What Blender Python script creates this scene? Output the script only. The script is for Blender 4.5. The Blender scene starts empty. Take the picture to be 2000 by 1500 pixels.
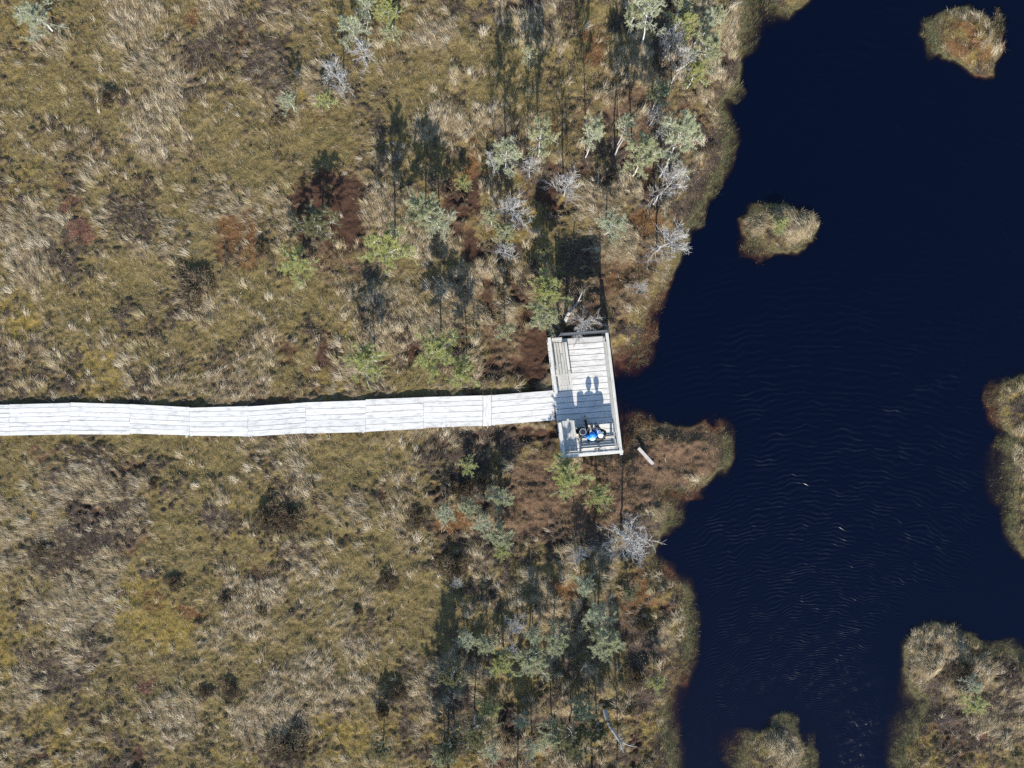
import bpy, bmesh, math, random
import numpy as np
from mathutils import Vector, Matrix

# ------------------------------------------------------------------ camera, sky, sun, exposure
S = bpy.context.scene
PXM = 39.0                      # photo pixels per metre on the bog surface
CAMH = 34.19                    # drone height
cam_d = bpy.data.cameras.new("camera")
cam_d.sensor_width = 36.0
cam_d.lens = 24.0
cam_d.clip_end = 2000.0
cam = bpy.data.objects.new("camera", cam_d)
S.collection.objects.link(cam)
cam.location = (0.0, 0.0, CAMH)
cam.rotation_euler = (0.0, 0.0, 0.0)
S.camera = cam

SUN_EL = math.radians(27.0)
world = bpy.data.worlds.new("World")
S.world = world
world.use_nodes = True
wn = world.node_tree
for n in list(wn.nodes):
    wn.nodes.remove(n)
sky = wn.nodes.new("ShaderNodeTexSky")
sky.sky_type = 'NISHITA'
sky.sun_disc = False
sky.sun_elevation = SUN_EL
sky.sun_rotation = math.radians(179.0)
sky.air_density = 1.0
sky.dust_density = 0.4
sky.ozone_density = 3.0
bg = wn.nodes.new("ShaderNodeBackground")
bg.inputs["Strength"].default_value = 0.125
wo = wn.nodes.new("ShaderNodeOutputWorld")
wn.links.new(sky.outputs[0], bg.inputs[0])
wn.links.new(bg.outputs[0], wo.inputs[0])

sun_d = bpy.data.lights.new("sun", 'SUN')
sun_d.energy = 4.4
sun_d.angle = math.radians(0.5)
sun_d.color = (1.0, 0.94, 0.86)
sun = bpy.data.objects.new("sun", sun_d)
S.collection.objects.link(sun)
sdir = Vector((-0.02, 1.0, -math.tan(SUN_EL)))
sun.rotation_euler = sdir.to_track_quat('-Z', 'Y').to_euler()
sun.location = (0, -30, 30)

S.view_settings.view_transform = 'Standard'
S.view_settings.look = 'None'
S.view_settings.exposure = 1.25
S.view_settings.gamma = 1.0
S.render.engine = 'CYCLES'
S.cycles.max_bounces = 4
S.cycles.diffuse_bounces = 2
S.cycles.glossy_bounces = 2
S.cycles.transparent_max_bounces = 8
S.cycles.use_denoising = False
S.cycles.sample_clamp_direct = 1.5
S.cycles.caustics_reflective = False
S.cycles.caustics_refractive = False

# ------------------------------------------------------------------ helpers
C = S.collection
R = random.Random(7)
NR = np.random.default_rng(11)


def pw(px, py, z=0.0):
    """photo pixel (2000 x 1500) seen at height z -> world point"""
    k = (1.0 - z / CAMH) / PXM
    return Vector(((px - 1000.0) * k, (750.0 - py) * k, z))


def lin(r, g, b, k=1.0):
    def f(c):
        c = c / 255.0
        return (c / 12.92 if c <= 0.04045 else ((c + 0.055) / 1.055) ** 2.4) * k
    return (f(r), f(g), f(b))


def tag(o, label=None, cat=None, group=None, kind=None):
    if label:
        o["label"] = label
    if cat:
        o["category"] = cat
    if group:
        o["group"] = group
    if kind:
        o["kind"] = kind
    return o


def empty(name, loc, rz=0.0):
    o = bpy.data.objects.new(name, None)
    o.empty_display_size = 0.2
    C.objects.link(o)
    o.location = loc
    o.rotation_euler = (0, 0, rz)
    return o


def np_mesh(name, V, F, mats, cols=None, smooth=False, mat_idx=None):
    """V (n,3), F (m,3|4) -> mesh with optional point colours"""
    V = np.asarray(V, dtype=np.float32)
    F = np.asarray(F, dtype=np.int32)
    me = bpy.data.meshes.new(name)
    me.vertices.add(len(V))
    me.vertices.foreach_set("co", V.ravel())
    k = F.shape[1]
    me.loops.add(F.size)
    me.loops.foreach_set("vertex_index", F.ravel())
    me.polygons.add(len(F))
    me.polygons.foreach_set("loop_start", np.arange(0, F.size, k, dtype=np.int32))
    me.polygons.foreach_set("loop_total", np.full(len(F), k, dtype=np.int32))
    me.polygons.foreach_set("use_smooth", np.full(len(F), bool(smooth)))
    if mat_idx is not None:
        me.polygons.foreach_set("material_index", np.asarray(mat_idx, dtype=np.int32))
    me.update(calc_edges=True)
    if cols is not None:
        a = me.color_attributes.new("col", 'FLOAT_COLOR', 'POINT')
        c4 = np.ones((len(V), 4), dtype=np.float32)
        c4[:, :3] = cols
        a.data.foreach_set("color", c4.ravel())
    for m in (mats if isinstance(mats, (list, tuple)) else [mats]):
        me.materials.append(m)
    return me


def obj(name, me, parent=None):
    o = bpy.data.objects.new(name, me)
    C.objects.link(o)
    if parent is not None:
        o.parent = parent
    return o


# ---------------- numpy noise
def vnoise(x, y, seed):
    xi = np.floor(x).astype(np.int64)
    yi = np.floor(y).astype(np.int64)
    fx = x - xi
    fy = y - yi
    fx = fx * fx * (3 - 2 * fx)
    fy = fy * fy * (3 - 2 * fy)

    def h(a, b):
        n = (a * 374761393 + b * 668265263 + seed * 974634777) & 0x7FFFFFFF
        n = ((n ^ (n >> 13)) * 1274126177) & 0x7FFFFFFF
        n = (n ^ (n >> 16)) & 0xFFFF
        return n / 32767.5 - 1.0
    a = h(xi, yi)
    b = h(xi + 1, yi)
    c = h(xi, yi + 1)
    d = h(xi + 1, yi + 1)
    return (a * (1 - fx) + b * fx) * (1 - fy) + (c * (1 - fx) + d * fx) * fy


def fbm(x, y, scale, seed, octv=3, gain=0.5):
    t = np.zeros_like(x)
    amp = 1.0
    f = 1.0 / scale
    tot = 0.0
    for i in range(octv):
        t += amp * vnoise(x * f + 17.3 * i, y * f - 9.1 * i, seed + i * 7)
        tot += amp
        amp *= gain
        f *= 2.03
    return t / tot


def sstep(a, b, x):
    t = np.clip((x - a) / (b - a), 0, 1)
    return t * t * (3 - 2 * t)


# ------------------------------------------------------------------ materials
def new_mat(name):
    m = bpy.data.materials.new(name)
    m.use_nodes = True
    nt = m.node_tree
    for n in list(nt.nodes):
        nt.nodes.remove(n)
    out = nt.nodes.new("ShaderNodeOutputMaterial")
    return m, nt, out


def plain(name, col, rough=0.8, noise=0.25, scale=20.0, spec=0.2):
    m, nt, out = new_mat(name)
    b = nt.nodes.new("ShaderNodeBsdfPrincipled")
    b.inputs["Roughness"].default_value = rough
    b.inputs["Specular IOR Level"].default_value = spec
    tc = nt.nodes.new("ShaderNodeTexCoord")
    nz = nt.nodes.new("ShaderNodeTexNoise")
    nz.inputs["Scale"].default_value = scale
    nz.inputs["Detail"].default_value = 4
    mr = nt.nodes.new("ShaderNodeMapRange")
    mr.inputs[3].default_value = 1 - noise
    mr.inputs[4].default_value = 1 + noise
    mx = nt.nodes.new("ShaderNodeVectorMath")
    mx.operation = 'SCALE'
    mx.inputs[0].default_value = col
    nt.links.new(tc.outputs["Object"], nz.inputs["Vector"])
    nt.links.new(nz.outputs["Fac"], mr.inputs[0])
    nt.links.new(mr.outputs[0], mx.inputs["Scale"])
    nt.links.new(mx.outputs[0], b.inputs["Base Color"])
    nt.links.new(b.outputs[0], out.inputs[0])
    return m


def leaf_mat(name, transl=0.3):
    """blades / needles: colour comes from the mesh's own 'col' attribute"""
    m, nt, out = new_mat(name)
    at = nt.nodes.new("ShaderNodeAttribute")
    at.attribute_name = "col"
    d = nt.nodes.new("ShaderNodeBsdfDiffuse")
    t = nt.nodes.new("ShaderNodeBsdfTranslucent")
    mx = nt.nodes.new("ShaderNodeMixShader")
    mx.inputs[0].default_value = transl
    nt.links.new(at.outputs["Color"], d.inputs["Color"])
    nt.links.new(at.outputs["Color"], t.inputs["Color"])
    nt.links.new(d.outputs[0], mx.inputs[1])
    nt.links.new(t.outputs[0], mx.inputs[2])
    nt.links.new(mx.outputs[0], out.inputs[0])
    return m


def wood_mat(name, base=(0.44, 0.42, 0.39), stain=(0.30, 0.285, 0.265)):
    """sun-bleached grey boards; grain runs along the board through the 'grain' uv"""
    m, nt, out = new_mat(name)
    b = nt.nodes.new("ShaderNodeBsdfPrincipled")
    b.inputs["Roughness"].default_value = 0.85
    b.inputs["Specular IOR Level"].default_value = 0.15
    at = nt.nodes.new("ShaderNodeAttribute")
    at.attribute_name = "grain"
    tone = nt.nodes.new("ShaderNodeAttribute")
    tone.attribute_name = "col"
    nz = nt.nodes.new("ShaderNodeTexNoise")
    nz.inputs["Scale"].default_value = 1.0
    nz.inputs["Detail"].default_value = 6
    nz.inputs["Roughness"].default_value = 0.65
    mp = nt.nodes.new("ShaderNodeMapping")
    mp.inputs["Scale"].default_value = (1.3, 38.0, 1.0)
    nt.links.new(at.outputs["Vector"], mp.inputs["Vector"])
    nt.links.new(mp.outputs[0], nz.inputs["Vector"])
    n2 = nt.nodes.new("ShaderNodeTexNoise")
    n2.inputs["Scale"].default_value = 2.2
    n2.inputs["Detail"].default_value = 6
    n2.inputs["Roughness"].default_value = 0.7
    mp2 = nt.nodes.new("ShaderNodeMapping")
    mp2.inputs["Scale"].default_value = (0.8, 3.0, 1.0)
    nt.links.new(at.outputs["Vector"], mp2.inputs["Vector"])
    nt.links.new(mp2.outputs[0], n2.inputs["Vector"])
    r1 = nt.nodes.new("ShaderNodeValToRGB")
    r1.color_ramp.elements[0].position = 0.30
    r1.color_ramp.elements[0].color = (*stain, 1)
    r1.color_ramp.elements[1].position = 0.52
    r1.color_ramp.elements[1].color = (*base, 1)
    nt.links.new(n2.outputs["Fac"], r1.inputs[0])
    mr = nt.nodes.new("ShaderNodeMapRange")
    mr.inputs[1].default_value = 0.3
    mr.inputs[2].default_value = 0.7
    mr.inputs[3].default_value = 0.88
    mr.inputs[4].default_value = 1.08
    nt.links.new(nz.outputs["Fac"], mr.inputs[0])
    mul = nt.nodes.new("ShaderNodeVectorMath")
    mul.operation = 'MULTIPLY'
    nt.links.new(r1.outputs[0], mul.inputs[0])
    nt.links.new(tone.outputs["Color"], mul.inputs[1])
    sc = nt.nodes.new("ShaderNodeVectorMath")
    sc.operation = 'SCALE'
    nt.links.new(mul.outputs[0], sc.inputs[0])
    nt.links.new(mr.outputs[0], sc.inputs["Scale"])
    nt.links.new(sc.outputs[0], b.inputs["Base Color"])
    bp = nt.nodes.new("ShaderNodeBump")
    bp.inputs["Strength"].default_value = 0.4
    bp.inputs["Distance"].default_value = 0.004
    nt.links.new(nz.outputs["Fac"], bp.inputs["Height"])
    nt.links.new(bp.outputs[0], b.inputs["Normal"])
    nt.links.new(b.outputs[0], out.inputs[0])
    return m


def ground_mat():
    m, nt, out = new_mat("bog_ground")
    L = nt.links.new
    b = nt.nodes.new("ShaderNodeBsdfPrincipled")
    b.inputs["Roughness"].default_value = 0.95
    b.inputs["Specular IOR Level"].default_value = 0.12
    at = nt.nodes.new("ShaderNodeAttribute")
    at.attribute_name = "col"
    geo = nt.nodes.new("ShaderNodeNewGeometry")
    n1 = nt.nodes.new("ShaderNodeTexNoise")
    n1.inputs["Scale"].default_value = 7.0
    n1.inputs["Detail"].default_value = 8
    n1.inputs["Roughness"].default_value = 0.75
    n2 = nt.nodes.new("ShaderNodeTexNoise")
    n2.inputs["Scale"].default_value = 22.0
    n2.inputs["Detail"].default_value = 4
    n2.inputs["Roughness"].default_value = 0.7
    L(geo.outputs["Position"], n1.inputs["Vector"])
    L(geo.outputs["Position"], n2.inputs["Vector"])
    mr = nt.nodes.new("ShaderNodeMapRange")
    mr.inputs[1].default_value = 0.3
    mr.inputs[2].default_value = 0.7
    mr.inputs[3].default_value = 0.55
    mr.inputs[4].default_value = 1.45
    L(n1.outputs["Fac"], mr.inputs[0])
    sc = nt.nodes.new("ShaderNodeVectorMath")
    sc.operation = 'SCALE'
    L(at.outputs["Color"], sc.inputs[0])
    L(mr.outputs[0], sc.inputs["Scale"])
    n3 = nt.nodes.new("ShaderNodeTexNoise")
    n3.inputs["Scale"].default_value = 11.0
    n3.inputs["Detail"].default_value = 5
    n3.inputs["Roughness"].default_value = 0.8
    L(geo.outputs["Position"], n3.inputs["Vector"])
    m3 = nt.nodes.new("ShaderNodeMapRange")
    m3.inputs[1].default_value = 0.50
    m3.inputs[2].default_value = 0.62
    m3.inputs[3].default_value = 0.0
    m3.inputs[4].default_value = 0.62
    L(n3.outputs["Fac"], m3.inputs[0])
    dk_ = nt.nodes.new("ShaderNodeMix")
    dk_.data_type = 'RGBA'
    L(m3.outputs[0], dk_.inputs[0])
    L(sc.outputs[0], dk_.inputs[6])
    dk_.inputs[7].default_value = (0.038, 0.027, 0.023, 1)
    L(dk_.outputs[2], b.inputs["Base Color"])
    bp = nt.nodes.new("ShaderNodeBump")
    bp.inputs["Strength"].default_value = 1.0
    bp.inputs["Distance"].default_value = 0.06
    L(n1.outputs["Fac"], bp.inputs["Height"])
    bp2 = nt.nodes.new("ShaderNodeBump")
    bp2.inputs["Strength"].default_value = 0.9
    bp2.inputs["Distance"].default_value = 0.03
    L(n2.outputs["Fac"], bp2.inputs["Height"])
    L(bp.outputs[0], bp2.inputs["Normal"])
    L(bp2.outputs[0], b.inputs["Normal"])
    L(b.outputs[0], out.inputs[0])
    return m


def water_mat():
    m, nt, out = new_mat("peat_water")
    L = nt.links.new
    N = nt.nodes.new

    def math_(op, a=None, b_=None):
        n = N("ShaderNodeMath")
        n.operation = op
        for i, v in enumerate((a, b_)):
            if v is None:
                continue
            if isinstance(v, (int, float)):
                n.inputs[i].default_value = v
            else:
                L(v, n.inputs[i])
        return n.outputs[0]
    geo = N("ShaderNodeNewGeometry")
    cx, cy = (1600 - 1000) / PXM, (750 - 1640) / PXM      # wind ripples fan out from here
    sub = N("ShaderNodeVectorMath")
    sub.operation = 'SUBTRACT'
    L(geo.outputs["Position"], sub.inputs[0])
    sub.inputs[1].default_value = (cx, cy, 0)
    wrp = N("ShaderNodeTexNoise")
    wrp.inputs["Scale"].default_value = 0.8
    wrp.inputs["Detail"].default_value = 2
    L(geo.outputs["Position"], wrp.inputs["Vector"])
    ws = N("ShaderNodeVectorMath")
    ws.operation = 'SUBTRACT'
    L(wrp.outputs["Color"], ws.inputs[0])
    ws.inputs[1].default_value = (0.5, 0.5, 0.5)
    wsc = N("ShaderNodeVectorMath")
    wsc.operation = 'SCALE'
    wsc.inputs["Scale"].default_value = 0.9
    L(ws.outputs[0], wsc.inputs[0])
    add = N("ShaderNodeVectorMath")
    add.operation = 'ADD'
    L(sub.outputs[0], add.inputs[0])
    L(wsc.outputs[0], add.inputs[1])
    sep = N("ShaderNodeSeparateXYZ")
    L(add.outputs[0], sep.inputs[0])
    r2 = math_('ADD', math_('MULTIPLY', sep.outputs[0], sep.outputs[0]), math_('MULTIPLY', sep.outputs[1], sep.outputs[1]))
    lr = math_('MULTIPLY', math_('LOGARITHM', r2, math.e), 0.5)
    ang = math_('ARCTAN2', sep.outputs[0], sep.outputs[1])
    def pnoise(ka, kr, off):
        c = N("ShaderNodeCombineXYZ")
        L(math_('MULTIPLY', ang, ka), c.inputs[0])
        L(math_('MULTIPLY', lr, kr), c.inputs[1])
        c.inputs[2].default_value = off
        n = N("ShaderNodeTexNoise")
        n.inputs["Scale"].default_value = 1.0
        n.inputs["Detail"].default_value = 1.0
        L(c.outputs[0], n.inputs["Vector"])
        return n.outputs["Fac"]
    amp = N("ShaderNodeAttribute")
    amp.attribute_name = "ripple"
    rad = math_('SQRT', r2)
    # two trains of wind ripples crossing at a small angle; wavelength grows with distance from the fan's root
    ph1 = math_('ADD', math_('ADD', math_('MULTIPLY', lr, 410.0), math_('MULTIPLY', ang, 16.0)), math_('MULTIPLY', pnoise(20.0, 26.0, 0.0), 7.0))
    ph2 = math_('ADD', math_('SUBTRACT', math_('MULTIPLY', lr, 455.0), math_('MULTIPLY', ang, 20.0)), math_('MULTIPLY', pnoise(24.0, 22.0, 5.0), 7.0))
    sm = N("ShaderNodeMapRange")
    sm.inputs[1].default_value = 0.36
    sm.inputs[2].default_value = 0.70
    sm.inputs[3].default_value = 0.50
    sm.inputs[4].default_value = 1.0
    L(pnoise(30.0, 60.0, 9.0), sm.inputs[0])
    wv = math_('ADD', math_('SINE', ph1), math_('SINE', ph2))
    wv = math_('MULTIPLY', wv, sm.outputs[0])
    h = math_('MULTIPLY', math_('MULTIPLY', wv, math_('MULTIPLY', rad, 0.00049)), amp.outputs["Fac"])
    w2 = N("ShaderNodeTexNoise")
    w2.inputs["Scale"].default_value = 9.0
    w2.inputs["Detail"].default_value = 2
    L(geo.outputs["Position"], w2.inputs["Vector"])
    h = math_('ADD', h, math_('MULTIPLY', w2.outputs["Fac"], 0.0012))
    bp = N("ShaderNodeBump")
    bp.inputs["Strength"].default_value = 1.0
    bp.inputs["Distance"].default_value = 1.0
    L(h, bp.inputs["Height"])
    dep = N("ShaderNodeAttribute")
    dep.attribute_name = "depth"
    clear = math_('POWER', math.e, math_('MULTIPLY', dep.outputs["Fac"], -13.0))
    tint = N("ShaderNodeMix")
    tint.data_type = 'RGBA'
    tint.inputs[6].default_value = (1, 0.95, 0.9, 1)
    tint.inputs[7].default_value = (0.62, 0.30, 0.20, 1)
    L(math_('MINIMUM', math_('MULTIPLY', dep.outputs["Fac"], 5.0), 1.0), tint.inputs[0])
    tr = N("ShaderNodeBsdfTransparent")
    L(tint.outputs[2], tr.inputs[0])
    df = N("ShaderNodeBsdfDiffuse")
    df.inputs[0].default_value = (0.0001, 0.0011, 0.0072, 1)
    mx = N("ShaderNodeMixShader")
    L(clear, mx.inputs[0])
    L(df.outputs[0], mx.inputs[1])
    L(tr.outputs[0], mx.inputs[2])
    gl = N("ShaderNodeBsdfGlossy")
    gl.inputs["Roughness"].default_value = 0.21
    L(bp.outputs[0], gl.inputs["Normal"])
    dt = N("ShaderNodeVectorMath")            # Schlick reflectance, the same from above and below
    dt.operation = 'DOT_PRODUCT'
    L(bp.outputs[0], dt.inputs[0])
    L(geo.outputs["Incoming"], dt.inputs[1])
    om = math_('MAXIMUM', math_('SUBTRACT', 1.0, math_('ABSOLUTE', dt.outputs["Value"])), 0.0)
    fres = math_('ADD', math_('MULTIPLY', math_('POWER', om, 5.0), 0.98), 0.02)
    m2 = N("ShaderNodeMixShader")
    L(fres, m2.inputs[0])
    L(mx.outputs[0], m2.inputs[1])
    L(gl.outputs[0], m2.inputs[2])
    L(m2.outputs[0], out.inputs[0])
    return m


M_GROUND = ground_mat()
M_WATER = water_mat()
M_BLADE = leaf_mat("dry_blades", 0.25)
M_NEEDLE = leaf_mat("needles", 0.38)
M_BARK = plain("grey_bark", (0.37, 0.355, 0.325), 0.9, 0.35, 14)
M_DEADWOOD = plain("bleached_wood", (0.28, 0.272, 0.255), 0.9, 0.25, 14)
M_WOOD = wood_mat("bleached_boards", (0.56, 0.545, 0.505), (0.33, 0.32, 0.295))
M_RAIL = wood_mat("weathered_rail_wood", (0.41, 0.395, 0.345), (0.26, 0.25, 0.22))
M_PALE = wood_mat("pale_board", (0.42, 0.375, 0.33), (0.36, 0.32, 0.29))
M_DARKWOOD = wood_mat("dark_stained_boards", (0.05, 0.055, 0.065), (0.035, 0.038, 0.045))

# ------------------------------------------------------------------ bog surface: shoreline and plant cover
WEST = [(1490, -30000), (1490, -300), (1462, -60), (1460, 0), (1452, 40), (1446, 80), (1450, 120), (1440, 160), (1418, 188), (1405, 203),
        (1412, 230), (1420, 262), (1415, 300), (1405, 330), (1390, 360), (1368, 395), (1355, 425), (1345, 455), (1330, 497),
        (1312, 537), (1298, 572), (1275, 600), (1264, 622), (1268, 650), (1250, 675), (1225, 690), (1198, 700), (1186, 720), (1183, 765),
        (1186, 800), (1198, 862), (1222, 872), (1238, 856), (1254, 832), (1290, 827), (1320, 832), (1350, 832), (1380, 824), (1400, 845), (1418, 872), (1413, 905),
        (1395, 935), (1362, 955), (1330, 960), (1300, 952), (1294, 966), (1310, 985), (1308, 1010), (1296, 1035), (1284, 1055),
        (1275, 1085), (1272, 1105), (1292, 1120), (1318, 1135), (1338, 1165), (1342, 1210), (1336, 1270), (1322, 1330),
        (1306, 1360), (1292, 1378), (1298, 1420), (1308, 1470), (1312, 1560), (1330, 1900), (1330, 30000), (-30000, 30000), (-30000, -30000)]
ISLES = [
    [(1820, 40), (1850, 16), (1890, 12), (1930, 28), (1952, 62), (1962, 88), (1948, 120), (1944, 140), (1914, 146), (1882, 125), (1850, 108), (1832, 75)],
    [(1452, 430), (1472, 412), (1500, 404), (1540, 400), (1570, 410), (1592, 425), (1601, 442), (1588, 470), (1565, 484), (1535, 492), (1500, 489), (1476, 470), (1455, 455)],
    [(2600, 700), (2060, 725), (1995, 736), (1962, 748), (1950, 775), (1952, 808), (1972, 842), (1990, 858), (1972, 872), (1980, 890), (1992, 950), (1984, 990), (1986, 1045), (2004, 1085), (2080, 1110), (2600, 1140)],
    [(1768, 1265), (1790, 1232), (1830, 1214), (1868, 1222), (1890, 1240), (1920, 1266), (1960, 1282), (2060, 1302), (2700, 1350), (2700, 1800), (1700, 1800), (1742, 1560), (1768, 1480), (1802, 1405), (1812, 1375), (1792, 1358), (1776, 1310)],
    [(1440, 1800), (1458, 1560), (1458, 1475), (1474, 1444), (1500, 1428), (1530, 1418), (1553, 1432), (1572, 1470), (1580, 1560), (1600, 1800)],
    [(1500, -140), (1512, -40), (1516, 0), (1532, 14), (1552, 18), (1574, 8), (1588, -12), (1590, -60), (1570, -140)],
]
FAR_EAST = [(4200, -30000), (3900, 0), (3850, 900), (4100, 2000), (4200, 30000), (40000, 30000), (40000, -30000)]
POLYS = [WEST] + ISLES + [FAR_EAST]

STEP = 0.07
X0, X1, Y0, Y1 = -29.0, 29.0, -22.5, 22.5
xi = np.arange(X0, X1 + 1e-6, STEP)
yi = np.arange(Y0, Y1 + 1e-6, STEP)
ext = np.array([0.4, 1.2, 2.6, 5, 9, 15, 24, 38, 60, 95, 150, 240, 400.0])
gx = np.concatenate([X0 - ext[::-1], xi, xi[-1] + ext])
gy = np.concatenate([Y0 - ext[::-1], yi, yi[-1] + ext])
NX, NY = len(gx), len(gy)
IX0 = len(ext)
GX, GY = np.meshgrid(gx, gy)          # (NY,NX)
PX = GX * PXM + 1000.0
PY = 750.0 - GY * PXM


def poly_sdf(poly, x, y):
    d2 = np.full(x.shape, 1e12)
    inside = np.zeros(x.shape, dtype=bool)
    n = len(poly)
    for i in range(n):
        ax, ay = poly[i]
        bx, by = poly[(i + 1) % n]
        ex, ey = bx - ax, by - ay
        t = np.clip(((x - ax) * ex + (y - ay) * ey) / (ex * ex + ey * ey + 1e-9), 0, 1)
        d2 = np.minimum(d2, (x - ax - t * ex) ** 2 + (y - ay - t * ey) ** 2)
        if ay != by:
            c = ((ay > y) != (by > y)) & (x < (bx - ax) * (y - ay) / (by - ay) + ax)
            inside ^= c
    d = np.sqrt(d2)
    return np.where(inside, d, -d)


wx = PX + 9 * fbm(GX, GY, 0.8, 91, 3)
wy = PY + 9 * fbm(GX, GY, 0.8, 95, 3)
SD = np.full(GX.shape, -1e9)
OWNER = np.zeros(GX.shape, dtype=np.int32)
for k, p in enumerate(POLYS):
    s = poly_sdf(p, wx, wy)
    OWNER = np.where(s > SD, k, OWNER)
    SD = np.maximum(SD, s)
SD = SD / PXM                              # metres, positive on land

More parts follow.
